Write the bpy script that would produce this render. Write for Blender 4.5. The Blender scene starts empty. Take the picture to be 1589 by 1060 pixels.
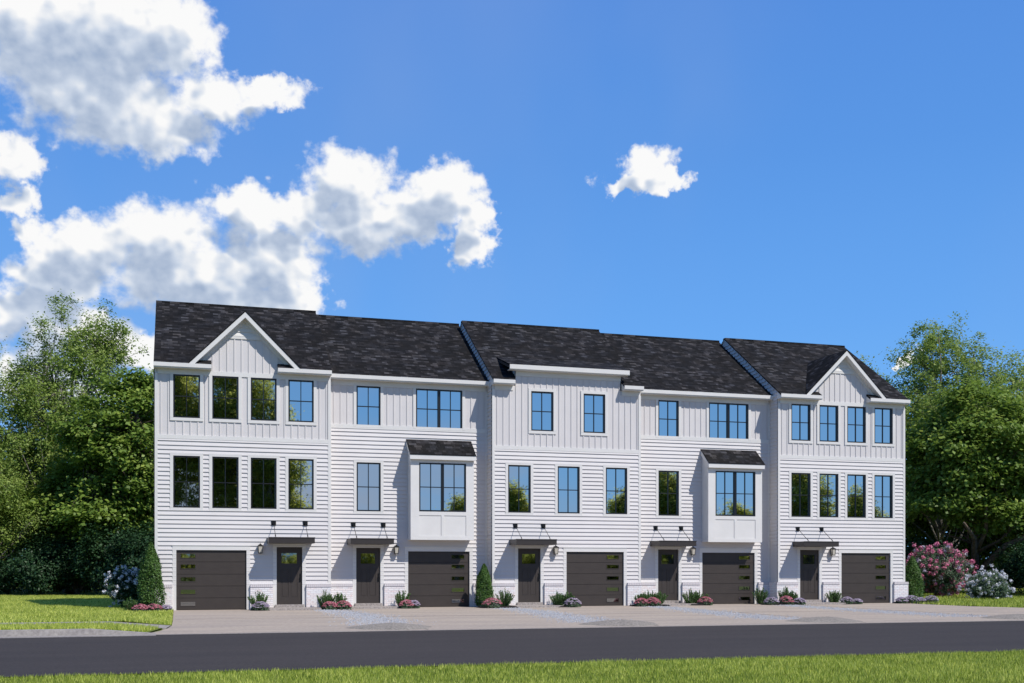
import bpy, math, random
import numpy as np
from math import radians, sin, cos, pi
C = bpy.context.scene.collection
S = bpy.context.scene

# ------------------------------------------------------------------ camera
cam = bpy.data.objects.new('camera', bpy.data.cameras.new('camera'))
C.objects.link(cam)
cam.location = (0.747, -41.374, 1.49)
cam.rotation_euler = (pi / 2, 0, -0.292)
cam.data.sensor_width = 36
cam.data.lens = 1730.45 / 1589 * 36
cam.data.shift_y = 0.2215
cam.data.clip_start = 0.1
cam.data.clip_end = 6000
S.camera = cam
S.view_settings.view_transform = 'Standard'
S.view_settings.look = 'None'
S.view_settings.gamma = 1
S.view_settings.exposure = 0.0

# ------------------------------------------------------------------ sun
SUN = np.array([0.70, -1.0, 1.44]); SUN /= np.linalg.norm(SUN)
SUN_EL = math.asin(SUN[2]); SUN_AZ = math.atan2(SUN[0], SUN[1])
sl = bpy.data.lights.new('sun', 'SUN'); sl.energy = 4.7; sl.angle = radians(0.5); sl.color = (1, 0.955, 0.895)
so = bpy.data.objects.new('sun', sl); C.objects.link(so)
so.rotation_euler = (pi / 2 - SUN_EL, 0, math.atan2(SUN[0], -SUN[1]))
so.location = (20, -40, 60)

# ------------------------------------------------------------------ world
W = bpy.data.worlds.new('World'); S.world = W; W.use_nodes = True
W.cycles.sampling_method = 'MANUAL'; W.cycles.sample_map_resolution = 512
nt = W.node_tree; nt.nodes.clear(); L = nt.links
def N(t, **k):
    n = nt.nodes.new(t)
    for a, b in k.items(): setattr(n, a, b)
    return n
def M(op, a, b=None, c=None, clamp=False):
    n = N('ShaderNodeMath', operation=op); n.use_clamp = clamp
    for i, v in enumerate((a, b, c)):
        if v is None: continue
        if isinstance(v, (int, float)): n.inputs[i].default_value = v
        else: L.new(v, n.inputs[i])
    return n.outputs[0]
def V(op, a, b=None):
    n = N('ShaderNodeVectorMath', operation=op)
    for i, v in enumerate((a, b)):
        if v is None: continue
        if isinstance(v, tuple): n.inputs[i].default_value = v
        else: L.new(v, n.inputs[i])
    return n.outputs[1] if op == 'LENGTH' else n.outputs[0]
sky = N('ShaderNodeTexSky', sky_type='NISHITA'); sky.sun_disc = False
sky.sun_elevation = SUN_EL; sky.sun_rotation = SUN_AZ
sky.air_density = 1.0; sky.dust_density = 0.3; sky.ozone_density = 3.0
tc = N('ShaderNodeTexCoord'); sx = N('ShaderNodeSeparateXYZ'); L.new(tc.outputs['Generated'], sx.inputs[0])
DX, DY, DZ = sx.outputs
AZ = M('MULTIPLY', M('ARCTAN2', DX, DY), 180 / pi)
EL = M('MULTIPLY', M('ARCSINE', DZ), 180 / pi)
cx = N('ShaderNodeCombineXYZ'); L.new(AZ, cx.inputs[0]); L.new(EL, cx.inputs[1])
P0 = cx.outputs[0]
# cumulus puffs: azimuth, elevation, half width, half height (degrees of sky)
PUFFS = [(-6.27, 23.88, 4.2, 2.8), (-3.11, 24.3, 4.6, 3.0), (0.02, 24.73, 2.5, 2.2), (-3.69, 21.63, 4.94, 2.4),
 (-1.0, 20.7, 3.4, 1.6), (1.71, 22.1, 2.9, 1.3), (4.68, 22.75, 2.2, 0.8), (-7.38, 18.71, 1.5, 1.5), (-7.1, 16.82, 1.3, 0.8),
 (-6.27, 15.24, 1.4, 1.25), (-4.27, 15.01, 3.3, 1.6), (-5.13, 13.6, 2.9, 1.5), (-0.73, 15.76, 3.4, 2.0), (0.79, 14.2, 5.4, 2.0),
 (3.26, 17.53, 2.6, 1.4), (6.1, 17.5, 2.1, 1.4), (4.84, 15.25, 3.0, 2.3), (8.37, 18.9, 2.9, 1.9), (9.02, 16.95, 3.3, 1.75), (11.63, 17.4, 2.4, 1.5),
 (13.4, 18.6, 2.5, 1.6), (14.9, 17.5, 1.3, 1.1), (14.6, 16.0, 1.3, 1.25), (5.95, 13.47, 2.1, 1.0), (3.0, 13.0, 4.3, 1.5),
 (-6.27, 12.07, 2.7, 1.3), (-4.56, 11.03, 3.3, 1.5), (-7.93, 11.63, 1.9, 1.6), (-1.5, 10.3, 2.2, 1.3), (-5.7, 8.87, 3.5, 1.9),
 (23.6, 19.6, 1.7, 1.15), (22.7, 19.0, 1.7, 0.7), (24.6, 19.0, 1.4, 0.65), (36.2, 10.1, 0.55, 0.45)]
def fbm(Pv, scale, detail, rough, seed):
    n = N('ShaderNodeTexNoise', noise_dimensions='3D'); n.inputs['Scale'].default_value = scale
    n.inputs['Detail'].default_value = detail; n.inputs['Roughness'].default_value = rough
    L.new(V('ADD', Pv, (0, 0, seed)), n.inputs['Vector']); return n.outputs[0]
def puff_field(Pv):
    d = None
    for (a, e, ra, re) in PUFFS:
        q = V('MULTIPLY', V('SUBTRACT', Pv, (a, e, 0)), (1 / ra, 1 / re, 0))
        v = M('SUBTRACT', 1.0, M('POWER', V('LENGTH', q), 1.7))
        d = v if d is None else M('SMOOTH_MAX', d, v, 0.38)
    return M('MINIMUM', d, 1.0)
def cloud_noise(Pv, det): return M('SUBTRACT', fbm(V('MULTIPLY', Pv, (1, 1.25, 1)), 0.95, det, 0.53, 11.0), 0.5)
def warp(Pv, det):
    wn = N('ShaderNodeTexNoise', noise_dimensions='3D'); wn.inputs['Scale'].default_value = 0.9; wn.inputs['Detail'].default_value = det; wn.inputs['Roughness'].default_value = 0.55
    L.new(Pv, wn.inputs['Vector']); wv = V('MULTIPLY', V('SUBTRACT', wn.outputs[1], (0.5, 0.5, 0.5)), (3.2, 2.4, 0))
    return V('ADD', Pv, wv)
n0 = cloud_noise(P0, 6); n1 = cloud_noise(V('ADD', P0, (0.22, 0.45, 0)), 3)
d0 = M('ADD', puff_field(warp(P0, 5)), M('MULTIPLY', n0, 1.0))
P2 = V('ADD', P0, (0.7, 1.35, 0))
d2 = M('ADD', puff_field(warp(P2, 1)), M('MULTIPLY', cloud_noise(P2, 1), 0.8))
mr = N('ShaderNodeMapRange', interpolation_type='SMOOTHSTEP'); L.new(d0, mr.inputs[0])
mr.inputs[1].default_value = 0.02; mr.inputs[2].default_value = 0.66
mask = mr.outputs[0]
lit = M('MULTIPLY', M('SUBTRACT', n0, n1), 0.42)
thick = N('ShaderNodeMapRange'); L.new(d2, thick.inputs[0]); thick.inputs[1].default_value = 0.20; thick.inputs[2].default_value = 1.0; thick.interpolation_type = 'SMOOTHSTEP'
shade = M('ADD', M('SUBTRACT', 1.0, M('MULTIPLY', thick.outputs[0], 0.74)), lit, clamp=True)
ccol = N('ShaderNodeValToRGB'); L.new(shade, ccol.inputs[0])
cr = ccol.color_ramp; cr.elements[0].position = 0.12; cr.elements[0].color = (0.34, 0.44, 0.62, 1)
cr.elements[1].position = 0.92; cr.elements[1].color = (1.0, 1.0, 1.0, 1)
e_ = cr.elements.new(0.5); e_.color = (0.62, 0.70, 0.83, 1)
# thin veil clouds in the other half of the sky (seen in the panes)
vn = N('ShaderNodeTexNoise'); vn.inputs['Scale'].default_value = 3.2; vn.inputs['Detail'].default_value = 6
vm = N('ShaderNodeMapping'); vm.inputs['Scale'].default_value = (1, 1, 2.6); L.new(tc.outputs['Generated'], vm.inputs[0]); L.new(vm.outputs[0], vn.inputs['Vector'])
vr = N('ShaderNodeMapRange', interpolation_type='SMOOTHSTEP'); L.new(vn.outputs[0], vr.inputs[0]); vr.inputs[1].default_value = 0.5; vr.inputs[2].default_value = 0.68
back = N('ShaderNodeMapRange'); L.new(DY, back.inputs[0]); back.inputs[1].default_value = 0.1; back.inputs[2].default_value = -0.4
lowb = N('ShaderNodeMapRange'); L.new(EL, lowb.inputs[0]); lowb.inputs[1].default_value = 9.0; lowb.inputs[2].default_value = 4.0; lowb.inputs[3].default_value = 0.2; lowb.inputs[4].default_value = 0.8
cn = N('ShaderNodeTexNoise'); cn.inputs['Scale'].default_value = 1.7; cn.inputs['Detail'].default_value = 4; cm_ = N('ShaderNodeMapping'); cm_.inputs['Scale'].default_value = (1.6, 1, 0.9); cm_.inputs['Rotation'].default_value = (0.4, 0.5, 0.3)
L.new(tc.outputs['Generated'], cm_.inputs[0]); L.new(cm_.outputs[0], cn.inputs['Vector'])
cir = N('ShaderNodeMapRange', interpolation_type='SMOOTHSTEP'); L.new(cn.outputs[0], cir.inputs[0]); cir.inputs[1].default_value = 0.45; cir.inputs[2].default_value = 0.75; cir.inputs[4].default_value = 0.16
veil = M('ADD', M('MULTIPLY', M('MULTIPLY', vr.outputs[0], back.outputs[0]), lowb.outputs[0]), cir.outputs[0], clamp=True)
# sky tint
tint = N('ShaderNodeMix', data_type='RGBA', blend_type='MULTIPLY'); tint.inputs[0].default_value = 1
L.new(sky.outputs[0], tint.inputs[6])
tr = N('ShaderNodeValToRGB'); L.new(M('DIVIDE', EL, 90.0, clamp=True), tr.inputs[0])
TR = tr.color_ramp; TR.elements[0].position = 0.0; TR.elements[0].color = (2.3, 5.3, 9.5, 1)
TR.elements[1].position = 1.0; TR.elements[1].color = (0.13, 0.45, 1.6, 1)
for p_, c_ in ((6, (1.80, 4.8, 9.6)), (12, (1.36, 4.0, 9.2)), (20, (1.02, 3.2, 8.2)), (27, (0.92, 2.8, 7.7)), (42, (0.35, 1.15, 3.8))): q_ = TR.elements.new(p_ / 90); q_.color = (*c_, 1)
tint.blend_type = 'MIX'; tint.inputs[0].default_value = 0.92
L.new(tr.outputs[0], tint.inputs[7])
mix1 = N('ShaderNodeMix', data_type='RGBA'); L.new(veil, mix1.inputs[0]); L.new(tint.outputs[2], mix1.inputs[6]); mix1.inputs[7].default_value = (4.2, 5.0, 6.6, 1)
cs = V('SCALE', ccol.outputs[0]); cs.node.inputs['Scale'].default_value = 9.6
mix2 = N('ShaderNodeMix', data_type='RGBA'); L.new(mask, mix2.inputs[0]); L.new(mix1.outputs[2], mix2.inputs[6]); L.new(cs, mix2.inputs[7])
bg = N('ShaderNodeBackground'); L.new(mix2.outputs[2], bg.inputs[0]); bg.inputs[1].default_value = 0.10
wo = N('ShaderNodeOutputWorld'); L.new(bg.outputs[0], wo.inputs[0])

# ------------------------------------------------------------------ materials
def mat(name, col, rough=0.6, metal=0.0, spec=0.5):
    m = bpy.data.materials.new(name); m.use_nodes = True
    b = m.node_tree.nodes['Principled BSDF']
    b.inputs['Base Color'].default_value = (*col, 1); b.inputs['Roughness'].default_value = rough
    b.inputs['Metallic'].default_value = metal; b.inputs['Specular IOR Level'].default_value = spec
    return m
def nodes(m): return m.node_tree.nodes, m.node_tree.links, m.node_tree.nodes['Principled BSDF']
def noise(m, scale, detail=4, src='Object', stretch=None, rough=0.55):
    n, l, b = nodes(m); t = n.new('ShaderNodeTexCoord'); x = n.new('ShaderNodeTexNoise')
    x.inputs['Scale'].default_value = scale; x.inputs['Detail'].default_value = detail; x.inputs['Roughness'].default_value = rough
    v = t.outputs[src]
    if stretch:
        mp = n.new('ShaderNodeMapping'); mp.inputs['Scale'].default_value = stretch; l.new(v, mp.inputs[0]); v = mp.outputs[0]
    l.new(v, x.inputs['Vector']); return x.outputs[0]
def ramp(m, fac, stops):
    n, l, b = nodes(m); r = n.new('ShaderNodeValToRGB'); l.new(fac, r.inputs[0])
    e = r.color_ramp.elements
    e[0].position, e[0].color = stops[0][0], (*stops[0][1], 1); e[1].position, e[1].color = stops[-1][0], (*stops[-1][1], 1)
    for p, c in stops[1:-1]: q = e.new(p); q.color = (*c, 1)
    return r.outputs[0]
def mixc(m, fac, a, b_, mode='MIX'):
    n, l, b = nodes(m); x = n.new('ShaderNodeMix'); x.data_type = 'RGBA'; x.blend_type = mode
    for i, v in ((0, fac), (6, a), (7, b_)):
        if isinstance(v, (int, float)): x.inputs[i].default_value = v
        elif isinstance(v, tuple): x.inputs[i].default_value = (*v, 1)
        else: l.new(v, x.inputs[i])
    return x.outputs[2]
def setcol(m, c): n, l, b = nodes(m); l.new(c, b.inputs['Base Color'])
def bump(m, h, strength=0.3, dist=0.01):
    n, l, b = nodes(m); x = n.new('ShaderNodeBump'); x.inputs['Strength'].default_value = strength; x.inputs['Distance'].default_value = dist
    l.new(h, x.inputs['Height']); l.new(x.outputs[0], b.inputs['Normal'])

white = mat('white_siding_paint', (0.80, 0.795, 0.815), 0.55, spec=0.3)
setcol(white, ramp(white, noise(white, 0.9, 5), [(0.3, (0.595, 0.570, 0.562)), (0.7, (0.635, 0.610, 0.602))]))
bump(white, noise(white, 60, 3, stretch=(0.15, 1, 1)), 0.12, 0.004)
trimw = mat('white_trim_paint', (0.82, 0.82, 0.81), 0.45, spec=0.4)
setcol(trimw, ramp(trimw, noise(trimw, 1.7, 4), [(0.3, (0.645, 0.63, 0.605)), (0.7, (0.685, 0.67, 0.645))]))
sash = mat('black_sash', (0.008, 0.008, 0.009), 0.35)
brown = mat('dark_brown_door_paint', (0.046, 0.037, 0.032), 0.5, spec=0.35)
setcol(brown, ramp(brown, noise(brown, 3, 4), [(0.3, (0.043, 0.035, 0.031)), (0.7, (0.050, 0.041, 0.036))]))
bronze = mat('dark_bronze_metal', (0.040, 0.033, 0.030), 0.45, 0.2)
blackm = mat('black_metal', (0.012, 0.012, 0.013), 0.4, 0.4)
glass = mat('coated_window_glass', (0.66, 0.65, 0.63), 0.015, 1.0)
bump(glass, noise(glass, 1.3, 1), 0.035, 0.02)
glass2 = mat('dark_door_glass', (0.30, 0.31, 0.31), 0.02, 1.0)
bump(glass2, noise(glass2, 2, 1), 0.04, 0.02)
lampglass = mat('lantern_glass', (0.55, 0.52, 0.45), 0.15, 0.2)
candle = mat('lantern_sleeve', (0.7, 0.68, 0.6), 0.5)

shingle = mat('charcoal_shingles', (0.03, 0.03, 0.033), 0.9, spec=0.15)
n_, l_, b_ = nodes(shingle)
uv = n_.new('ShaderNodeUVMap')
def brick(m, scale, w, h, mortar, offset=0.5, vec=None, c1=(0, 0, 0), c2=(1, 1, 1), cm=(0, 0, 0), off=None, bias=0.0):
    n, l, b = nodes(m); t = n.new('ShaderNodeTexBrick'); t.offset = offset; t.offset_frequency = 2; t.squash = 1
    t.inputs['Scale'].default_value = scale; t.inputs['Mortar Size'].default_value = mortar; t.inputs['Mortar Smooth'].default_value = 0.1
    t.inputs['Brick Width'].default_value = w; t.inputs['Row Height'].default_value = h; t.inputs['Bias'].default_value = bias
    t.inputs['Color1'].default_value = (*c1, 1); t.inputs['Color2'].default_value = (*c2, 1); t.inputs['Mortar'].default_value = (*cm, 1)
    v = vec
    if off is not None:
        mp = n.new('ShaderNodeMapping'); mp.inputs['Location'].default_value = off; l.new(v, mp.inputs[0]); v = mp.outputs[0]
    l.new(v, t.inputs['Vector']); return t
ta = brick(shingle, 1, 0.30, 0.145, 0.006, 0.37, uv.outputs[0], cm=(0.15, 0.15, 0.15))
tb = brick(shingle, 1, 0.19, 0.145, 0.0, 0.61, uv.outputs[0], off=(0.37, 0.0, 0))
avg = mixc(shingle, 0.40, ta.outputs[0], tb.outputs[0])
fine = noise(shingle, 5, 5, 'UV', (1, 1.2, 1))
avg = mixc(shingle, 0.16, avg, fine)
base = ramp(shingle, avg, [(0.15, (0.006, 0.006, 0.0062)), (0.45, (0.0115, 0.011, 0.0115)), (0.65, (0.024, 0.023, 0.0245)), (0.9, (0.068, 0.066, 0.069))])
warm = ramp(shingle, noise(shingle, 1.6, 4, 'UV'), [(0.35, (0.88, 0.94, 1.06)), (0.65, (1.06, 1.0, 0.95))])
setcol(shingle, mixc(shingle, 1.0, base, warm, 'MULTIPLY'))
bump(shingle, ta.outputs[0], 0.5, 0.012)

brickm = mat('whitewashed_brick', (0.75, 0.72, 0.72), 0.75, spec=0.25)
n_, l_, b_ = nodes(brickm); uv = n_.new('ShaderNodeUVMap')
bt = brick(brickm, 1, 0.205, 0.072, 0.009, 0.5, uv.outputs[0], cm=(0.5, 0.5, 0.5))
bc = ramp(brickm, bt.outputs[0], [(0.0, (0.80, 0.79, 0.80)), (0.45, (0.82, 0.79, 0.79)), (0.6, (0.80, 0.74, 0.73)), (1.0, (0.78, 0.70, 0.69))])
chip = ramp(brickm, noise(brickm, 14, 4, 'UV'), [(0.60, (1, 1, 1)), (0.74, (0.86, 0.50, 0.42))])
bc = mixc(brickm, 1.0, bc, chip, 'MULTIPLY')
bc = mixc(brickm, bt.outputs[1], bc, (0.62, 0.58, 0.59))
setcol(brickm, bc)
inv = n_.new('ShaderNodeMath'); inv.operation = 'SUBTRACT'; inv.inputs[0].default_value = 1; l_.new(bt.outputs[1], inv.inputs[1])
bump(brickm, inv.outputs[0], 0.6, 0.008)

def speckle(name, lo, hi, sc, rough=0.9, patch=None, psc=0.25, bmp=0.3):
    m = mat(name, lo, rough, spec=0.25)
    c = ramp(m, noise(m, sc, 6), [(0.32, lo), (0.68, hi)])
    if patch:
        c = mixc(m, 1.0, c, ramp(m, noise(m, psc, 5, stretch=patch[2] if len(patch) > 2 else None), [(0.35, patch[0]), (0.65, patch[1])]), 'MULTIPLY')
    setcol(m, c); bump(m, noise(m, sc * 1.3, 4), bmp, 0.01)
    return m
asphalt = speckle('asphalt', (0.0325, 0.0285, 0.0285), (0.055, 0.049, 0.048), 22, 0.9, ((0.88, 0.88, 0.9), (1.1, 1.08, 1.08), (0.25, 1.6, 1)), 0.6, 0.5)
concrete = speckle('driveway_concrete', (0.318, 0.272, 0.232), (0.42, 0.364, 0.314), 9, 0.9, ((0.88, 0.88, 0.90), (1.08, 1.06, 1.03), (0.35, 1.3, 1)), 0.8, 0.25)
kerbm = speckle('kerb_concrete', (0.24, 0.22, 0.215), (0.36, 0.335, 0.325), 16, 0.9, ((0.85, 0.85, 0.87), (1.1, 1.1, 1.05)), 0.8, 0.4)
stepm = speckle('step_stone', (0.22, 0.195, 0.18), (0.44, 0.395, 0.37), 18, 0.9)
gravelm = speckle('gravel_stone', (0.20, 0.21, 0.235), (0.46, 0.47, 0.50), 30, 0.9)
moundm = speckle('fine_gravel', (0.15, 0.138, 0.122), (0.33, 0.30, 0.27), 20, 0.95)
soil = speckle('soil_under_grass', (0.08, 0.11, 0.018), (0.15, 0.19, 0.035), 6, 1.0, ((0.8, 0.85, 0.8), (1.15, 1.1, 1.0)), 0.3)
mulch = speckle('dark_mulch', (0.010, 0.009, 0.009), (0.030, 0.024, 0.022), 25, 1.0)
bark = speckle('bark', (0.07, 0.050, 0.036), (0.19, 0.145, 0.11), 7, 0.95, bmp=0.8)
barkg = speckle('grey_bark', (0.11, 0.095, 0.08), (0.26, 0.235, 0.21), 7, 0.95, bmp=0.8)

def leafmat(name, stops, trans=0.35, rough=0.5):
    m = bpy.data.materials.new(name); m.use_nodes = True; n = m.node_tree.nodes; l = m.node_tree.links; n.clear()
    a = n.new('ShaderNodeAttribute'); a.attribute_name = 'tone'
    r = n.new('ShaderNodeValToRGB'); l.new(a.outputs['Fac'], r.inputs[0]); e = r.color_ramp.elements
    e[0].position, e[0].color = stops[0][0], (*stops[0][1], 1); e[1].position, e[1].color = stops[-1][0], (*stops[-1][1], 1)
    for p, c in stops[1:-1]: q = e.new(p); q.color = (*c, 1)
    d = n.new('ShaderNodeBsdfPrincipled'); l.new(r.outputs[0], d.inputs['Base Color']); d.inputs['Roughness'].default_value = rough
    d.inputs['Specular IOR Level'].default_value = 0.3
    t = n.new('ShaderNodeBsdfTranslucent'); l.new(r.outputs[0], t.inputs[0])
    x = n.new('ShaderNodeMixShader'); x.inputs[0].default_value = trans; l.new(d.outputs[0], x.inputs[1]); l.new(t.outputs[0], x.inputs[2])
    o = n.new('ShaderNodeOutputMaterial'); l.new(x.outputs[0], o.inputs[0]); return m
lf_airy = leafmat('airy_tree_leaves', [(0, (0.13, 0.21, 0.040)), (0.5, (0.25, 0.35, 0.07)), (1, (0.40, 0.47, 0.13))], 0.42)
lf_maple = leafmat('maple_leaves', [(0, (0.09, 0.165, 0.025)), (0.6, (0.21, 0.31, 0.05)), (1, (0.40, 0.48, 0.10))], 0.4)
lf_far = leafmat('brightened_backlit_leaves', [(0, (0.30, 0.36, 0.08)), (0.5, (0.46, 0.50, 0.12)), (1, (0.62, 0.64, 0.18))], 0.85)  # leaf colour raised to brighten the backlit side mirrored in the panes
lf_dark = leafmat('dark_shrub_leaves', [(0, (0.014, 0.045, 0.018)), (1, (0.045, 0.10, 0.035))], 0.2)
lf_hedge = leafmat('arborvitae_leaves', [(0, (0.035, 0.09, 0.018)), (0.7, (0.09, 0.18, 0.035)), (1, (0.17, 0.26, 0.06))], 0.2)
lf_rose = leafmat('rosemary_leaves', [(0, (0.045, 0.11, 0.025)), (1, (0.15, 0.26, 0.08))], 0.2)
lf_wood = leafmat('woodland_leaves', [(0, (0.035, 0.07, 0.015)), (1, (0.14, 0.20, 0.045))], 0.4)
grassm = leafmat('grass_blades', [(0, (0.12, 0.18, 0.020)), (0.45, (0.40, 0.50, 0.060)), (1, (0.86, 0.88, 0.24))], 0.45, 0.55)
petal_pink = leafmat('pink_petals', [(0, (0.50, 0.14, 0.19)), (0.6, (0.62, 0.24, 0.30)), (1, (0.72, 0.42, 0.47))], 0.25)
petal_rose = leafmat('rose_petals', [(0, (0.50, 0.10, 0.22)), (0.6, (0.72, 0.22, 0.36)), (1, (0.85, 0.48, 0.58))], 0.25)
petal_lav = leafmat('lavender_petals', [(0, (0.36, 0.28, 0.42)), (0.6, (0.52, 0.45, 0.56)), (1, (0.70, 0.66, 0.70))], 0.25)
petal_white = leafmat('white_petals', [(0, (0.55, 0.55, 0.66)), (1, (0.85, 0.85, 0.86))], 0.25)
petal_blue = leafmat('blue_petals', [(0, (0.02, 0.07, 0.26)), (0.7, (0.05, 0.16, 0.46)), (1, (0.16, 0.30, 0.62))], 0.2)
lf_sedum = leafmat('sedum_leaves', [(0, (0.05, 0.10, 0.05)), (1, (0.16, 0.22, 0.13))], 0.2)

# ------------------------------------------------------------------ mesh helpers
class MB:
    def __init__(s): s.v = []; s.f = []; s.uv = []
    def face(s, pts, uv=None):
        i = len(s.v); s.v.extend(pts); s.f.append(list(range(i, i + len(pts)))); s.uv.append(uv)
    def box(s, x0, x1, y0, y1, z0, z1, uvs=False):
        p = [(x0, y0, z0), (x1, y0, z0), (x1, y1, z0), (x0, y1, z0), (x0, y0, z1), (x1, y0, z1), (x1, y1, z1), (x0, y1, z1)]
        for q in ((0, 1, 5, 4), (1, 2, 6, 5), (2, 3, 7, 6), (3, 0, 4, 7), (4, 5, 6, 7), (3, 2, 1, 0)):
            pts = [p[k] for k in q]; uv = None
            if uvs:
                if q in ((0, 1, 5, 4), (2, 3, 7, 6)): uv = [(a[0], a[2]) for a in pts]
                elif q in ((1, 2, 6, 5), (3, 0, 4, 7)): uv = [(a[1], a[2]) for a in pts]
                else: uv = [(a[0], a[1]) for a in pts]
            s.face(pts, uv)
    def prism(s, poly, a0, a1, axis):
        """poly = 2-D points counter-clockwise, extruded along axis ('x': poly is (y,z); 'y': poly is (x,z); 'z': (x,y))"""
        def P(p, a): return {'x': (a, p[0], p[1]), 'y': (p[0], a, p[1]), 'z': (p[0], p[1], a)}[axis]
        A = [P(p, a0) for p in poly]; B = [P(p, a1) for p in poly]; n = len(poly)
        s.face(A[::-1]); s.face(B)
        for i in range(n): s.face([A[i], A[(i + 1) % n], B[(i + 1) % n], B[i]])
    def slab(s, quad, th, uvax=None):
        """thick sheet: quad/tri top outline (3-D), thickness th downward; uvs in metres"""
        lo = [(p[0], p[1], p[2] - th) for p in quad]
        o = np.array(quad[0]); e = np.array(uvax[0]); g = np.array(uvax[1])
        uv = [(float(np.dot(np.array(p) - 0 * o, e)), float(np.dot(np.array(p), g))) for p in quad]
        s.face(list(quad), uv); s.face(lo[::-1], uv[::-1]); n = len(quad)
        for i in range(n):
            j = (i + 1) % n; s.face([lo[i], lo[j], quad[j], quad[i]], [(0, 0), (0.3, 0), (0.3, th), (0, th)])
    def tube(s, pts, rad, k=6):
        pts = [np.array(p, float) for p in pts]; rings = []
        for i, p in enumerate(pts):
            t = pts[min(i + 1, len(pts) - 1)] - pts[max(i - 1, 0)]; t /= (np.linalg.norm(t) + 1e-9)
            a = np.cross(t, (0, 0, 1)) if abs(t[2]) < 0.9 else np.cross(t, (1, 0, 0)); a /= np.linalg.norm(a); b = np.cross(t, a)
            r = rad[i] if hasattr(rad, '__len__') else rad
            rings.append([tuple(p + r * (a * cos(2 * pi * j / k) + b * sin(2 * pi * j / k))) for j in range(k)])
        base = len(s.v)
        for r in rings: s.v.extend(r)
        for i in range(len(rings) - 1):
            for j in range(k):
                s.f.append([base + i * k + j, base + i * k + (j + 1) % k, base + (i + 1) * k + (j + 1) % k, base + (i + 1) * k + j]); s.uv.append(None)
        s.f.append([base + j for j in range(k)][::-1]); s.uv.append(None)
        s.f.append([base + (len(rings) - 1) * k + j for j in range(k)]); s.uv.append(None)
    def build(s, name, m, parent=None, smooth=False, bevel=0):
        me = bpy.data.meshes.new(name); me.from_pydata([tuple(map(float, p)) for p in s.v], [], s.f)
        if any(u is not None for u in s.uv):
            ul = me.uv_layers.new(name='UVMap'); k = 0; fl = []
            for f, u in zip(s.f, s.uv):
                for i in range(len(f)): fl.extend(u[i] if u is not None else (0, 0))
            ul.data.foreach_set('uv', fl)
        if smooth: me.polygons.foreach_set('use_smooth', [True] * len(me.polygons))
        me.materials.append(m); me.update()
        o = bpy.data.objects.new(name, me); C.objects.link(o)
        if parent: o.parent = parent
        if bevel:
            md = o.modifiers.new('bevel', 'BEVEL'); md.width = bevel; md.segments = 1; md.limit_method = 'ANGLE'
        return o
def npmesh(name, verts, faces_n, tones, m, parent=None):
    """verts (N*k,3) grouped k per face"""
    k = faces_n; nf = len(verts) // k
    me = bpy.data.meshes.new(name); me.vertices.add(len(verts)); me.vertices.foreach_set('co', np.asarray(verts, np.float32).ravel())
    me.loops.add(len(verts)); me.loops.foreach_set('vertex_index', np.arange(len(verts), dtype=np.int32))
    me.polygons.add(nf); me.polygons.foreach_set('loop_start', np.arange(0, len(verts), k, dtype=np.int32))
    try: me.polygons.foreach_set('loop_total', np.full(nf, k, dtype=np.int32))
    except Exception: pass
    at = me.attributes.new('tone', 'FLOAT', 'FACE'); at.data.foreach_set('value', np.asarray(tones, np.float32))
    me.materials.append(m); me.update(calc_edges=True); me.validate()
    o = bpy.data.objects.new(name, me); C.objects.link(o)
    if parent: o.parent = parent
    return o
def tag(o, label=None, cat=None, group=None, kind=None):
    for k, v in (('label', label), ('category', cat), ('group', group), ('kind', kind)):
        if v: o[k] = v
    return o
def thing(name, loc, label, cat, group=None, rz=0):
    o = bpy.data.objects.new(name, None); C.objects.link(o); o.location = loc; o.rotation_euler = (0, 0, rz); o.empty_display_size = 0.3
    return tag(o, label, cat, group)

# ------------------------------------------------------------------ townhouses
UW, DEP, OV = 6.19, 9.36, 0.30
EZ, RZ = 8.74, 12.0
SL = (RZ - EZ) / (DEP / 2 + OV)
def roofz(y): return EZ + SL * (y + OV) if y <= DEP / 2 else EZ + SL * (DEP + OV - y)
rngs = random.Random(5)
def cut(x0, x1, z0, z1, holes):
    zs = sorted({z0, z1} | {h[k] for h in holes for k in (2, 3) if z0 < h[k] < z1})
    out = []
    for a, b in zip(zs, zs[1:]):
        m = (a + b) / 2; iv = [(x0, x1)]
        for h in holes:
            if h[2] < m < h[3]:
                nv = []
                for p, q in iv:
                    if h[1] <= p or h[0] >= q: nv.append((p, q)); continue
                    if h[0] > p: nv.append((p, h[0]))
                    if h[1] < q: nv.append((h[1], q))
                iv = nv
        out += [(p, q, a, b) for p, q in iv if q - p > 1e-4]
    return out
EXP = 0.155
def lap(mb, x0, x1, z0, z1, holes, mp, zr=0.91, lim=None):
    k = math.floor((z0 - zr) / EXP + 1e-6)
    while zr + k * EXP < z1 - 1e-4:
        a = max(z0, zr + k * EXP); b = min(z1, zr + (k + 1) * EXP); base = zr + k * EXP
        X0, X1 = x0, x1
        if lim: X0, X1 = lim((a + b) / 2)
        d = lambda z: 0.040 - 0.036 * (z - base) / EXP
        if X1 - X0 > 0.02:
            for p, q, s0, s1 in cut(X0, X1, a, b, holes):
                mb.face([mp(p, d(s0), s0), mp(q, d(s0), s0), mp(q, d(s1), s1), mp(p, d(s1), s1)])
                if abs(s0 - base) < 1e-3: mb.face([mp(p, 0.0, s0), mp(q, 0.0, s0), mp(q, d(s0), s0), mp(p, d(s0), s0)])
        k += 1
FR = lambda u, d, z: (u, -d, z)
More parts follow.
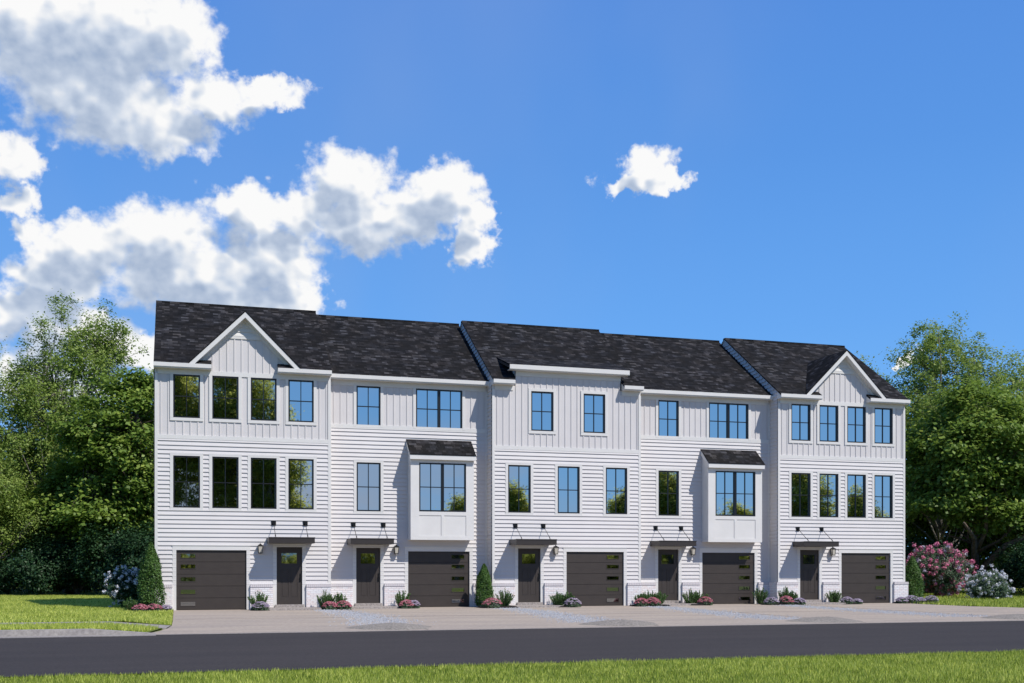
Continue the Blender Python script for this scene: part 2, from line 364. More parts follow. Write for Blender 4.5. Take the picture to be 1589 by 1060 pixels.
def window(house, x0, x1, z0, z1, trim=(0.11, 0.11, 0.11, 0.11), yf=0.0, parent=None, label=None, name='window'):
    """black framed two-over-two sash: frame + muntins; pane and casing are pieces of it"""
    par = parent or house
    m = MB(); t = 0.050
    for a, b, c, d in ((x0, x1, z0, z0 + t), (x0, x1, z1 - t, z1), (x0, x0 + t, z0 + t, z1 - t), (x1 - t, x1, z0 + t, z1 - t)):
        m.box(a, b, yf - 0.014, yf + 0.07, c, d)
    xm, zm = (x0 + x1) / 2, (z0 + z1) / 2
    m.box(xm - 0.0125, xm + 0.0125, yf + 0.018, yf + 0.051, z0 + t, z1 - t)
    m.box(x0 + t, xm - 0.0125, yf + 0.020, yf + 0.051, zm - 0.016, zm + 0.016)
    m.box(xm + 0.0125, x1 - t, yf + 0.020, yf + 0.051, zm - 0.016, zm + 0.016)
    w = m.build(name, sash, par)
    g = MB(); g.box(x0 + t, x1 - t, yf + 0.052, yf + 0.060, z0 + t, z1 - t)
    tgt = w if parent is None else par
    g.build('pane', glass, tgt)
    if trim:
        l, r, b, tp = trim; c = MB()
        if b: c.box(x0 - l, x1 + r, yf - 0.036, yf + 0.01, z0 - b, z0 - 0.001)
        if tp: c.box(x0 - l, x1 + r, yf - 0.036, yf + 0.01, z1 + 0.001, z1 + tp)
        if l: c.box(x0 - l, x0 - 0.001, yf - 0.039, yf + 0.01, z0, z1)
        if r: c.box(x1 + 0.001, x1 + r, yf - 0.039, yf + 0.01, z0, z1)
        c.build('casing', trimw, tgt)
    return w
XD = (1, 0, 0)
def front_uv(): 
    n = np.array([0, 1, SL]); n = n / np.linalg.norm(n); return (XD, tuple(n))
def back_uv():
    n = np.array([0, -1, SL]); n = n / np.linalg.norm(n); return (XD, tuple(n))
def roof_slab(mb, x0, x1, yf, yb=None):
    zf = roofz(yf)
    mb.slab([(x0, yf, zf), (x1, yf, zf), (x1, DEP / 2, RZ), (x0, DEP / 2, RZ)], 0.06, front_uv())
def lap_side(mb, xs, sgn, y0, z0=0.91):
    """siding on a gable end wall; sgn -1 faces -x"""
    zt = RZ - 0.35
    def lim(z):
        if z < EZ - 0.1: return (y0, DEP)
        yy = (z + 0.07 - EZ) / SL - OV
        return (max(y0, yy), min(DEP, DEP - yy))
    lap(mb, y0, DEP, z0, zt, [], lambda u, d, z: (xs + sgn * d, u, z), 0.91, lim)
    mb.face([(xs, y0, 0), (xs, DEP, 0), (xs, DEP, EZ), (xs, DEP / 2, RZ - 0.1), (xs, y0, EZ + (y0 + OV) * SL - 0.1)])

def townhouse(x0, y0, kind, label, group='attached townhouses in the row', left_side=False, right_side=False):
    H = thing('townhouse', (x0, y0, 0), label, 'townhouse', group)
    E_ = 0.003 if kind == 'bay' else 0.0
    xa, xb = E_, UW - E_
    mirror = kind == 'gable_left_garage'
    if mirror: gx, dx = (0.73, 3.16), (4.23, 5.15)
    else: gx, dx = (3.03, 5.455), (1.04, 1.96)
    GZ, DZ0, DZ1 = 2.14, 0.17, 2.265
    gable = kind.startswith('gable'); dormer = kind == 'dormer'; bay = kind == 'bay'
    if gable: lows = [0.625, 1.965, 3.31, 4.65]; ups = lows
    elif dormer: lows = [0.64, 2.665, 4.685]; ups = [1.575, 3.745]
    else: lows = [1.055]; ups = [1.05, 3.335, 4.25]
    WWD = 0.915; L0, L1, U0, U1 = 3.65, 5.495, 6.85, 8.39
    bz0, bz1 = (6.76, 6.92) if bay else (6.09, 6.23)
    gh = (gx[0], gx[1], 0, GZ); dh = (dx[0], dx[1], 0, DZ1)
    lh = [(x, x + WWD, L0, L1) for x in lows]; uh = [(x, x + WWD, U0, U1) for x in ups]
    bayx = (3.02, 5.46)
    bh = [(bayx[0], bayx[1], 2.57, 6.4)] if bay else []
    # siding of the two lower storeys
    m = MB()
    lap(m, xa + 0.1, xb - 0.1, 0.80, bz0, lh + [gh, dh] + bh, FR)
    hl = lh + [gh, dh]
    for p, q, a, b in cut(xa, xb, 0, bz0, hl): m.face([(p, 0.001, a), (q, 0.001, a), (q, 0.001, b), (p, 0.001, b)])
    m.build('lap_siding', white, H)
    # top storey: board and batten
    m = MB()
    top = 8.57
    ztop = lambda x: top
    if gable: cxg = 3.10; ztop = lambda x: max(top, 10.70 - 0.22 - abs(x - cxg))
    if dormer: ztop = lambda x: 9.15 if 1.0 < x < 5.28 else top
    for p, q, a, b in cut(xa, xb, bz1, top, uh): m.face([(p, 0, a), (q, 0, a), (q, 0, b), (p, 0, b)])
    if gable: m.face([(cxg - 1.95, 0, top), (cxg + 1.95, 0, top), (cxg, 0, 10.60)])
    if dormer: m.face([(0.95, 0, top), (5.32, 0, top), (5.32, 0, 9.20), (0.95, 0, 9.20)])
    k = 0; x = 0.205
    while x < UW - 0.12:
        segs = [(bz1, ztop(x))]
        for h in uh:
            if h[0] - 0.13 < x < h[1] + 0.13:
                segs = [s for g in segs for s in ((g[0], min(g[1], h[2] - 0.11)), (max(g[0], h[3] + 0.02), g[1])) if s[1] - s[0] > 0.02]
        if gable:
            segs = [s for g in segs for s in ([g] if g[1] < 8.5 else [(g[0], 8.40), (8.55, min(g[1], 9.76))]) if s[1] - s[0] > 0.03]
        for a, b in segs: m.box(x - 0.02, x + 0.02, -0.022, 0, a, b)
        x += 0.2535
    m.build('board_and_batten_wall', white, H)
    # belt board, frieze
    m = MB(); m.box(xa + 0.1, xb - 0.1, -0.034, 0.0, bz0, bz1); m.build('belt_board', trimw, H)
    if gable: fr = [(0.1, 1.93), (4.25, UW - 0.1)]
    elif dormer: fr = [(0.1, 0.84), (5.36, UW - 0.1)]
    else: fr = [(xa + 0.1, xb - 0.1)]
    fr = [(a, b, 8.385, 8.568) for a, b in fr]
    if gable: fr.append((1.93, 4.25, 8.395, 8.55))
    if dormer: fr.append((0.95, 5.32, 8.955, 9.138))
    for a, b, c0, c1 in fr: m = MB(); m.box(a, b, -0.031, 0.0, c0, c1); m.build('frieze_board', trimw, H)
    # corner boards
    for a, b in ((xa, xa + 0.1), (xb - 0.1, xb)):
        m = MB(); m.box(a, b, -0.036, 0.002, 0.91, 8.40)
        m.build('corner_board', trimw, H)
    # walls at the sides and back
    m = MB()
    if left_side or kind != 'bay': lap_side(m, 0.0, -1, 0.0)
    m.face([(xb, 0.0, 0), (xb, DEP, 0), (xb, DEP, EZ), (xb, DEP / 2, RZ - 0.1), (xb, 0.0, EZ + OV * SL - 0.1)])
    if kind == 'bay': m.face([(xa, 0.0, 0), (xa, DEP, 0), (xa, DEP, EZ), (xa, DEP / 2, RZ - 0.1), (xa, 0.0, EZ + OV * SL - 0.1)])
    elif right_side: lap_side(m, UW, 1, 0.0)
    lap(m, xa, xb, 0.0, 8.57, [], lambda u, d, z: (u, DEP + d, z), 0.91)
    m.face([(xa, DEP - .001, 0), (xb, DEP - .001, 0), (xb, DEP - .001, 8.9), (xa, DEP - .001, 8.9)])
    m.build('side_and_back_wall', white, H)
    # rake boards on the gable ends
    def rake(xs, sgn):
        m = MB(); a, b = sorted((xs, xs + sgn * 0.032))
        for q in (0, 1):
            f = (lambda y: y) if q == 0 else (lambda y: DEP - y)
            poly = [(f(-OV), EZ - 0.19), (f(-OV), EZ - 0.012), (f(DEP / 2), RZ - 0.012), (f(DEP / 2), RZ - 0.085), (f(0.0), roofz(0) - 0.085), (f(0.0), EZ - 0.19)]
            m.prism(poly, a, b, 'x')
        m.build('rake_board', trimw, H)
    if kind != 'bay': rake(0.0, -1); 
    if right_side: rake(UW, 1)
    # roof
    m = MB(); ya = -OV - 0.03
    rx0 = xa - (0.035 if kind != 'bay' else 0); rx1 = xb + (0.035 if right_side else 0)
    if gable: segs = [(rx0, 1.93, ya), (1.93, 4.25, 0.01), (4.25, rx1, ya)]
    elif dormer: segs = [(rx0, 0.84, ya), (0.84, 5.36, 0.01), (5.36, rx1, ya)]
    else: segs = [(rx0, rx1, ya)]
    for a, b, y in segs: roof_slab(m, a, b, y)
    m.slab([(rx1, DEP + OV + .03, EZ - .02), (rx0, DEP + OV + .03, EZ - .02), (rx0, DEP / 2, RZ), (rx1, DEP / 2, RZ)], 0.06, back_uv())
    m.box(rx0, rx1, DEP / 2 - 0.11, DEP / 2 + 0.11, RZ - 0.07, RZ + 0.012, True)
    R = m.build('roof', shingle, H)
    for a, b, y in segs:
        if y < 0:
            m = MB()
            m.box(a, b, -OV - 0.022, -OV, 8.565, 8.722)      # fascia
            m.box(a + 0.001, b - 0.001, -OV - 0.055, -OV - 0.022, 8.60, 8.738)    # gutter face
            m.box(a + .002, b - .002, -OV, 0.0, 8.57, 8.592)               # soffit
            for e, s2 in ((a, 1), (b, -1)):
                if (e in (rx0, rx1)) and not (gable or dormer): continue
                m.prism([(-OV, 8.592), (0.0, 8.592), (0.0, roofz(0) - 0.07), (-OV, 8.70)], min(e, e + s2 * 0.02), max(e, e + s2 * 0.02), 'x')
            m.build('eave', trimw, H)
    m = MB(); m.box(rx0, rx1, DEP + OV, DEP + OV + 0.02, 8.56, 8.70); m.box(rx0, rx1, DEP, DEP + OV, 8.57, 8.59)
    m.build('eave', trimw, H)
    # front gable
    if gable:
        G = MB(); zx = 10.70; hw = 1.965
        for s2 in (-1, 1):
            foot = (cxg + s2 * hw, -OV - 0.045, zx - hw + 0.035); ap = (cxg, -OV - 0.045, zx + 0.035); bk = (cxg, (zx - EZ) / SL - OV + 0.12, zx + 0.035)
            n = np.array([-s2, 0, 1.0]) / math.sqrt(2)
            pts = [foot, ap, bk] if s2 < 0 else [ap, foot, bk]
            G.slab(pts, 0.05, ((0, 1, 0), tuple(n)))
        Gm = G.build('gable_roof', shingle, H)
        m = MB()
        for s2 in (-1, 1):
            def pl(d0, d1, ex=0):
                q = [(cxg, zx - d0), (cxg + s2 * (hw + .0), zx - hw - d0), (cxg + s2 * (hw + .0), zx - hw - d1), (cxg, zx - d1)]
                if ex:   # clip foot level with the eave
                    q = [(cxg, zx - d0), (cxg + s2 * (hw - d0), zx - hw), (cxg + s2 * (hw - d1), zx - hw), (cxg, zx - d1)]
                return q if s2 < 0 else q[::-1]
            m.prism(pl(0.015, 0.215, 1), -OV - 0.035, -OV, 'y')       # rake face
            m.prism(pl(0.19, 0.215, 1), -OV, -0.001, 'y')             # soffit
            m.prism(pl(0.215, 0.36, 1), -0.030, -0.001, 'y')           # frieze along the slope
        m.build('gable_trim', trimw, Gm)
        m = MB(); lap(m, cxg - .7, cxg + .7, 9.865, 10.42, [], FR, 9.865, lambda z: (cxg - (10.42 - z), cxg + (10.42 - z)))
        m.box(cxg - 0.62, cxg + 0.62, -0.034, 0, 9.76, 9.865)
        m.build('gable_louvre', trimw, H)
        # small shingled returns
        for a, b in ((1.13, 1.93), (4.25, 5.06)):
            m = MB(); m.slab([(a, -OV - 0.03, EZ), (b, -OV - 0.03, EZ), (b, -0.002, EZ + 0.2), (a, -0.002, EZ + 0.2)], 0.03, front_uv())
            m.build('eave_return', shingle, H)
    if dormer:
        dc = UW / 2; dz = 9.345; sl2 = 0.317
        a, b = dc - 2.48, dc + 2.48; yb = 1.56
        m = MB(); nn = np.array([0, 1, sl2]); nn = nn / np.linalg.norm(nn)
        m.slab([(a, -OV - 0.04, dz), (b, -OV - 0.04, dz), (b, yb, dz + sl2 * (yb + OV + .04)), (a, yb, dz + sl2 * (yb + OV + .04))], 0.05, (XD, tuple(nn)))
        Dm = m.build('shed_roof', shingle, H)
        m = MB(); m.box(a + .002, b - .002, -OV - 0.022, -OV, 9.138, dz - 0.05); m.box(a, b, -OV - 0.055, -OV - 0.022, 9.165, dz - 0.012)
        m.box(a, b, -OV, 0.0, 9.14, 9.16)
        m.build('dormer_fascia', trimw, Dm)
        for e, s2 in ((a, 1), (b, -1)):
            m = MB(); m.prism([(-OV, 9.20), (yb - .1, 9.20 + sl2 * (yb + OV - .1)), (yb - .1, dz + sl2 * (yb + OV - .1) - 0.05), (-OV, dz - 0.05)], min(e, e + s2 * 0.022), max(e, e + s2 * 0.022), 'x')
            m.build('dormer_rake', bronze, Dm)
        for xs, sg in ((0.95, -1), (5.32, 1)):
            m = MB()
            lap(m, 0, 1.2, 8.9, 9.75, [], lambda u, d, z: (xs + sg * d, u, z), 8.9, lambda z: (max(0.0, (z + .12 - 9.345) / .317 - OV), (z - EZ) / SL - OV + .05))
            m.face([(xs, 0, 8.57), (xs, 0, 9.27), (xs, 1.3, 9.74), (xs, 1.3, 8.57)])
            m.build('dormer_cheek', white, H)
    # windows
    for x in lows: window(H, x, x + WWD, L0, L1)
    for i, x in enumerate(ups):
        if gable: tr_ = (0.11, 0.11, 0.11, 0.0)
        elif dormer: tr_ = (0.11, 0.11, 0.11, 0.11)
        else: tr_ = (0.11 if i != 2 else 0, 0.11 if i != 1 else 0, 0.03, 0)
        window(H, x, x + WWD, U0, U1, tr_)
    # bay
    if bay:
        d = 0.60; a, b = bayx; B = MB()
        bw = [(3.335, 4.25, L0, L1), (4.25, 5.165, L0, L1)]
        for p, q, s0, s1 in cut(a, b, 2.57, 5.62, bw): B.face([(p, -d, s0), (q, -d, s0), (q, -d, s1), (p, -d, s1)])
        B.face([(a, 0, 2.57), (a, -d, 2.57), (a, -d, 5.62), (a, 0, 6.32)]); B.face([(b, -d, 2.57), (b, 0, 2.57), (b, 0, 6.32), (b, -d, 5.62)])
        B.face([(a, -d, 2.57), (a, 0, 2.57), (b, 0, 2.57), (b, -d, 2.57)])
        # raised stiles and rails round two panels
        t = 0.02
        for p, q, s0, s1 in cut(a, b, 2.57, 3.64, [(3.335, 4.195, 2.72, 3.50), (4.305, 5.165, 2.72, 3.50)]): B.box(p, q, -d - t, -d, s0, s1)
        for p, q, s0, s1 in cut(a, b, 3.64, 5.49, [(3.335, 5.165, 3.64, 5.5)]): B.box(p, q, -d - t, -d, s0, s1)
        B.box(a, b, -d - t - .006, -d, 5.492, 5.62)
        for xs, s2 in ((a, -1), (b, 1)):
            p, q = sorted((xs, xs + s2 * 0.012)); B.box(p, q, -d - t, -d + 0.1, 2.57, 5.6); B.box(p, q, -0.1, -0.03, 2.57, 5.9)
            B.box(p, q, -d + 0.1, -0.1, 2.57, 2.7)
        BB = B.build('bay', trimw, H)
        for p in (3.335, 4.25): window(H, p, p + WWD, L0, L1, None, -d, BB, name='bay_window')
        m = MB(); ra, rb = a - 0.07, b + 0.06; yf = -d - 0.17; z1 = 6.43; zf = 5.805
        g = np.array([0, -yf, z1 - zf]); g = g / np.linalg.norm(g)
        m.slab([(ra, yf - .015, zf), (rb, yf - .015, zf), (rb, -0.02, z1), (ra, -0.02, z1)], 0.035, (XD, tuple(g)))
        m.build('bay_roof', shingle, BB)
        m = MB(); m.box(ra + .004, rb - .004, yf, yf + 0.03, 5.605, zf - 0.036); m.box(ra + .004, rb - .004, yf + 0.03, -d, 5.61, 5.63)
        for xs, s2 in ((ra, 1), (rb, -1)):
            p, q = sorted((xs + s2 * .004, xs + s2 * 0.05)); m.prism([(yf + .03, 5.61), (-0.03, 6.20), (-0.03, z1 - 0.04), (yf + .03, zf - 0.032)], p, q, 'x')
        m.build('bay_fascia', trimw, BB)
    # brick base
    ivs = [(0.0, 0.60), (3.29, 4.09), (5.29, UW)] if mirror else [(0.0, 0.90), (2.10, 2.90), (5.59, UW)]
    for i, (a, b) in enumerate(ivs):
        m = MB()
        if a == 0.0: a = -0.10 if kind != 'bay' else xa
        if b == UW: b = UW + 0.10 if right_side else (xb if bay else xb - .002)
        m.box(a, b, -0.115, 0.0, 0.0, 0.80, True)
        xx = a + 0.002
        while xx < b - 0.02:
            m.box(xx, min(xx + 0.062, b - 0.001), -0.135, 0.0, 0.806, 0.905 - 0.003 * rngs.random(), False); xx += 0.072
        m.box(a + .004, b - .004, -0.122, 0.0, 0.80, 0.897)
        if i == 0 and kind != 'bay': m.box(a, 0.0, 0.0, 0.63, 0.0, 0.80, True); m.box(a - .02, 0.0, 0.0, 0.63, 0.802, 0.9, True)
        if i == 2 and right_side: m.box(UW, b, 0.0, DEP, 0.0, 0.80, True); m.box(UW, b + .02, 0.0, DEP, 0.802, 0.9, True)
        m.build('brick_base', brickm, H)
    # garage door
    m = MB(); a, b = gx
    zs = [0.012, 0.43, 0.855, 1.28, 1.72, GZ - 0.01]
    lx = (a + 0.15, a + 0.65) if mirror else (b - 0.70, b - 0.20)
    lz = [(0.15, 0.29), (0.585, 0.725), (1.03, 1.17), (1.485, 1.625), (1.865, 2.005)]
    for i in range(5):
        s0, s1 = zs[i] + 0.006, zs[i + 1] - 0.006
        for p, q, c0, c1 in cut(a + 0.002, b - 0.002, s0, s1, [(lx[0], lx[1], *lz[i])]): m.box(p, q, 0.028, 0.06, c0, c1)
        f = 0.022
        for p, q, c0, c1 in ((lx[0] - f, lx[1] + f, lz[i][0] - f, lz[i][0]), (lx[0] - f, lx[1] + f, lz[i][1], lz[i][1] + f), (lx[0] - f, lx[0], lz[i][0], lz[i][1]), (lx[1], lx[1] + f, lz[i][0], lz[i][1])):
            m.box(p, q, 0.018, 0.034, c0, c1)
    m.box(a, b, 0.055, 0.09, 0, GZ)
    GD = m.build('garage_door', brown, H)
    for i in range(5):
        g = MB(); g.box(lx[0], lx[1], 0.046, 0.054, *lz[i]); g.build('pane', glass2, GD)
    m = MB()
    m.box(a - 0.13, a, -0.034, 0.06, 0.0, GZ); m.box(b, b + 0.13, -0.034, 0.06, 0.0, GZ)
    m.box(a - 0.13, b + 0.13, -0.036, 0.06, GZ, GZ + 0.16); m.box(a - 0.15, b + 0.15, -0.055, 0.0, GZ + 0.16, GZ + 0.185)
    m.build('garage_casing', trimw, H)
    # front door
    a, b = dx; m = MB(); c = (a + b) / 2
    pans = [(a + 0.17, c - 0.03, 0.43, 1.46), (c + 0.03, b - 0.17, 0.43, 1.46)]
    lite = (a + 0.18, b - 0.19, 1.67, 2.05)
    for p, q, s0, s1 in cut(a + .004, b - .004, DZ0 + .005, DZ1 - .004, pans + [lite]): m.box(p, q, 0.035, 0.07, s0, s1)
    for p in pans:
        m.box(p[0], p[1], 0.048, 0.07, p[2], p[3]); m.box(p[0] + 0.04, p[1] - 0.04, 0.040, 0.048, p[2] + 0.04, p[3] - 0.04)
    for (p, q, s0, s1) in ((lite[0] - .02, lite[1] + .02, lite[2] - .02, lite[2]), (lite[0] - .02, lite[1] + .02, lite[3], lite[3] + .02), (lite[0] - .02, lite[0], lite[2], lite[3]), (lite[1], lite[1] + .02, lite[2], lite[3])):
        m.box(p, q, 0.026, 0.04, s0, s1)
    m.box(a, b, 0.07, 0.09, 0.0, DZ1)
    DD = m.build('front_door', brown, H)
    g = MB(); g.box(lite[0], lite[1], 0.058, 0.066, lite[2], lite[3]); g.build('pane', glass2, DD)
    g = MB(); hx = b - 0.07; g.box(hx - 0.022, hx + 0.022, 0.028, 0.036, 0.98, 1.30); g.tube([(hx, 0.03, 1.22), (hx, -0.02, 1.20), (hx, -0.02, 1.04), (hx, 0.03, 1.02)], 0.011)
    g.tube([(hx, 0.036, 1.27), (hx, 0.01, 1.27)], 0.02, 8)
    g.build('handle', blackm, DD)
    m = MB()
    m.box(a - 0.13, a, -0.034, 0.07, 0.0, DZ1); m.box(b, b + 0.13, -0.034, 0.07, 0.0, DZ1); m.box(a - 0.13, b + 0.13, -0.036, 0.07, DZ1, DZ1 + 0.12)
    m.build('door_casing', trimw, H)
    m = MB(); m.box(a - 0.06, b + 0.05, -0.16, 0.035, 0.06, DZ0); m.build('threshold', stepm, H, bevel=0.01)
    m = MB(); m.box(c - 0.88, c + 1.02, -1.15, 0.0, 0.0, 0.065); m.build('doorstep', stepm, H, bevel=0.012)
    # canopy
    m = MB(); wd = 0.81; cz0, cz1, dd = 2.39, 2.60, 0.95
    m.box(c - wd, c + wd, -dd, -dd + 0.04, cz0, cz1); m.box(c - wd, c - wd + 0.04, -dd + 0.04, -0.026, cz0, cz1); m.box(c + wd - 0.04, c + wd, -dd + 0.04, -0.026, cz0, cz1)
    m.box(c - wd + 0.04, c + wd - 0.04, -dd + 0.04, -0.026, cz1 - 0.05, cz1 - 0.015); m.box(c - wd + 0.04, c + wd - 0.04, -dd + 0.04, -0.026, cz0 + 0.01, cz0 + 0.03)
    m.box(c - wd - 0.012, c + wd + 0.012, -dd - 0.014, -dd, cz1 - 0.028, cz1 + 0.006)
    CA = m.build('canopy', bronze, H)
    for s2 in (-0.57, 0.57):
        g = MB(); bx = c + s2; g.box(bx - 0.085, bx + 0.085, -0.05, 0.0, 3.055, 3.225); g.box(bx - 0.025, bx + 0.025, -0.09, -0.05, 3.10, 3.16)
        g.build('wall_plate', blackm, CA, bevel=0.006)
        g = MB(); g.tube([(bx, -0.08, 3.12), (bx, -dd + 0.10, cz1 + 0.03)], 0.011, 6); g.box(bx - 0.03, bx + 0.03, -dd + 0.05, -dd + 0.15, cz1 - 0.015, cz1 + 0.012)
        g.tube([(bx, -dd + 0.16, cz1 + 0.085), (bx, -dd + 0.10, cz1 + 0.03)], 0.019, 6)
        g.build('tie_rod', blackm, CA)
    # lantern
    lxc = 3.64 if mirror else 2.55
    m = MB(); yl = -0.15; h0, h1 = 2.05, 2.30
    m.box(lxc - 0.045, lxc + 0.045, -0.045, -0.02, 2.12, 2.36)
    m.tube([(lxc, -0.04, 2.32), (lxc, -0.10, 2.40), (lxc, yl, 2.385), (lxc, yl, 2.34)], 0.010, 6)
    w0, w1 = 0.058, 0.082
    def ring(w, z): return [(lxc - w, yl - w, z), (lxc + w, yl - w, z), (lxc + w, yl + w, z), (lxc - w, yl + w, z)]
    for i in range(4):
        m.tube([ring(w0, h0)[i], ring(w1, h1)[i]], 0.009, 5)
    m.box(lxc - w0 - .012, lxc + w0 + .012, yl - w0 - .012, yl + w0 + .012, h0 - 0.02, h0 + 0.008)
    m.box(lxc - w1 - .014, lxc + w1 + .014, yl - w1 - .014, yl + w1 + .014, h1, h1 + 0.014)
    A, T = ring(w1 + .01, h1 + .014), (lxc, yl, h1 + 0.085)
    for i in range(4): m.face([A[i], A[(i + 1) % 4], T])
    LM = m.build('wall_lantern', blackm, H)
    m = MB()
    A, B2 = ring(w0 - .004, h0 + .01), ring(w1 - .006, h1)
    for i in (0, 1, 2, 3): m.face([A[i], A[(i + 1) % 4], B2[(i + 1) % 4], B2[i]])
    m.build('lantern_glass', lampglass, LM)
    return H

X = [0, 6.19, 12.38, 18.57, 24.76]
townhouse(X[0], 0, 'gable_left_garage', 'leftmost white townhouse, front gable, its garage door left of the front door', left_side=True)
townhouse(X[1], 0.6387, 'bay', 'set-back white townhouse with box bay, between the leftmost gabled house and the middle house')
townhouse(X[2], 0, 'dormer', 'middle white townhouse with three lower windows and a wide shed-roofed dormer')
townhouse(X[3], 0.6387, 'bay', 'set-back white townhouse with box bay, right of the middle shed-dormer house')
townhouse(X[4], 0, 'gable_right_garage', 'rightmost white townhouse, front gable, its garage door right of the front door', right_side=True)

# ------------------------------------------------------------------ ground
def sheet(name, poly, z, m, sub=None):
    b = MB(); b.face([(x, y, z) for x, y in poly]); o = b.build(name, m); tag(o, kind='structure'); return o
sheet('ground', [(-900, -900), (900, -900), (900, 900), (-900, 900)], -0.030, soil)
YA, YB = -14.80, -24.60
sheet('road', [(-300, YB), (300, YB), (300, YA), (-300, YA)], -0.012, asphalt)
# concrete apron in front of the whole row
b = MB()
edge = [(0.64, 0.66), (0.64, -8.5), (0.62, -11.1), (0.52, -12.5), (0.35, -13.6), (0.1, -14.6), (0.1, -14.86), (300, -14.86), (300, -9.9), (52, -9.6), (36, -8.9), (31.6, -7.2), (30.6, -4.5), (30.45, 0.66)]
b.prism(edge, -0.10, 0.0, 'z')
o = b.build('driveway', concrete); tag(o, kind='structure')
# joints in the concrete
b = MB()
for jx in (6.6, 12.7, 18.9, 25.1):
    b.box(jx - 0.012, jx + 0.012, -14.8, -1.3, 0.0, 0.004)
b.box(0.7, 30, -7.41, -7.39, 0.0, 0.004)
o = b.build('driveway_joints', speckle('dark_joint', (0.13, 0.12, 0.115), (0.18, 0.165, 0.155), 6)); tag(o, kind='structure')  # joints drawn as thin strips of darker grey
# lawns as real sheets: left side yard rises gently to the kerb, far verge in front
def lawn_z(x, y):
    if y > -8: return 0.0
    return 0.13 * min(1.0, (-8 - y) / 3.0) * min(1.0, max(0.0, (0.66 - x) / 1.2))
def gridsheet(name, x0, x1, y0, y1, nx, ny, zf, m):
    b = MB(); xs = np.linspace(x0, x1, nx + 1); ys = np.linspace(y0, y1, ny + 1)
    for j in range(ny):
        for i in range(nx):
            b.face([(xs[i], ys[j], zf(xs[i], ys[j])), (xs[i + 1], ys[j], zf(xs[i + 1], ys[j])), (xs[i + 1], ys[j + 1], zf(xs[i + 1], ys[j + 1])), (xs[i], ys[j + 1], zf(xs[i], ys[j + 1]))])
    o = b.build(name, m); tag(o, kind='structure'); return o
def gsheet(name, xs, ys, zf, m):
    b = MB()
    for j in range(len(ys) - 1):
        for i in range(len(xs) - 1): b.face([(x, y, zf(x, y)) for x, y in ((xs[i], ys[j]), (xs[i + 1], ys[j]), (xs[i + 1], ys[j + 1]), (xs[i], ys[j + 1]))])
    o = b.build(name, m); tag(o, kind='structure')
gsheet('side_yard', [-60, -0.54, 0.62], [-11.1 + 0.31 * k for k in range(11)] + [60], lawn_z, soil)
gridsheet('right_yard', 30.95, 120, -4.0, 60, 1, 4, lambda x, y: 0.0, soil)
def ramp_strip(name, y0, y1, ztop, xe0, xe1, m):
    b = MB(); b.prism([(y0, -0.05), (y1, -0.05), (y1, ztop), (y0, ztop)], -60, -0.9, 'x')
    b.face([(-0.9, y0, ztop), (xe0, y0, 0.008), (xe1, y1, 0.008), (-0.9, y1, ztop)])
    b.face([(-0.9, y0, -.05), (xe0, y0, -.05), (xe0, y0, 0.008), (-0.9, y0, ztop)]); b.face([(xe1, y1, -.05), (-0.9, y1, -.05), (-0.9, y1, ztop), (xe1, y1, 0.008)])
    o = b.build(name, m); tag(o, kind='structure')
ramp_strip('verge', -14.62, -12.42, 0.12, 0.05, 0.40, soil)
ramp_strip('sidewalk', -12.40, -11.12, 0.135, 0.50, 0.60, kerbm)
b = MB()
b.prism([(-14.86, -0.05), (-14.64, -0.05), (-14.64, 0.135), (-14.83, 0.13)], -60, -1.1, 'x')
b.face([(-1.1, -14.83, 0.13), (-1.1, -14.64, 0.135), (0.3, -14.62, 0.012), (0.3, -14.85, 0.006)])
b.face([(-1.1, -14.86, -0.05), (-1.1, -14.83, 0.13), (0.3, -14.85, 0.006), (0.3, -14.86, -0.05)])
b.face([(-1.1, -14.64, 0.135), (-1.1, -14.64, -0.05), (0.3, -14.62, -0.05), (0.3, -14.62, 0.012)])
b.box(-60, 0.3, -15.30, -14.86, -0.03, 0.001)
o = b.build('kerb', kerbm); tag(o, kind='structure')
b = MB(); b.box(0.3, 300, -14.98, -14.86, -0.03, -0.004); o = b.build('gutter_strip', kerbm); tag(o, kind='structure')

# grass
rg = np.random.default_rng(3)
def grass(name, n, x0, x1, y0, y1, h, w, zf, label, keep=None, boost=0.0):
    x = rg.uniform(x0, x1, n); y = rg.uniform(y0, y1, n)
    if keep is not None: k = keep(x, y); x, y = x[k], y[k]
    n = len(x); z = np.array([zf(a, b) for a, b in zip(x, y)]) if not isinstance(zf, float) else np.full(n, zf)
    pn = 0.5 + 0.5 * np.sin(x * 2.1 + np.sin(y * 1.7) * 2) * np.sin(y * 2.6 + np.sin(x * 1.3) * 2)
    hh = h * rg.uniform(0.55, 1.25, n) * (0.8 + 0.35 * pn); a = rg.uniform(0, 2 * pi, n); lean = rg.uniform(0.05, 0.65, n) * hh; la = rg.uniform(0, 2 * pi, n)
    ww = w * rg.uniform(0.7, 1.3, n) / 2
    p0 = np.stack([x - np.cos(a) * ww, y - np.sin(a) * ww, z - 0.005], 1); p1 = np.stack([x + np.cos(a) * ww, y + np.sin(a) * ww, z - 0.005], 1)
    p2 = np.stack([x + np.cos(la) * lean, y + np.sin(la) * lean, z + hh], 1)
    v = np.stack([p0, p1, p2], 1).reshape(-1, 3)
    t = np.clip(rg.beta(0.9, 1.1, n) + 0.2 * (pn - 0.5) + boost, 0, 1)
    o = npmesh(name, v, 3, t, grassm); tag(o, label, 'grass', kind='stuff'); return o
grass('roadside_grass', 260000, -9, 22, -30.0, -24.52, 0.062, 0.011, -0.03, 'bright green grass verge along the near side of the road',
      lambda x, y: (y < -24.62 - 0.05 * np.sin(x * 3.1) + rg.normal(0, 0.05, len(x))) & (y > -29.9 + 0 * x))
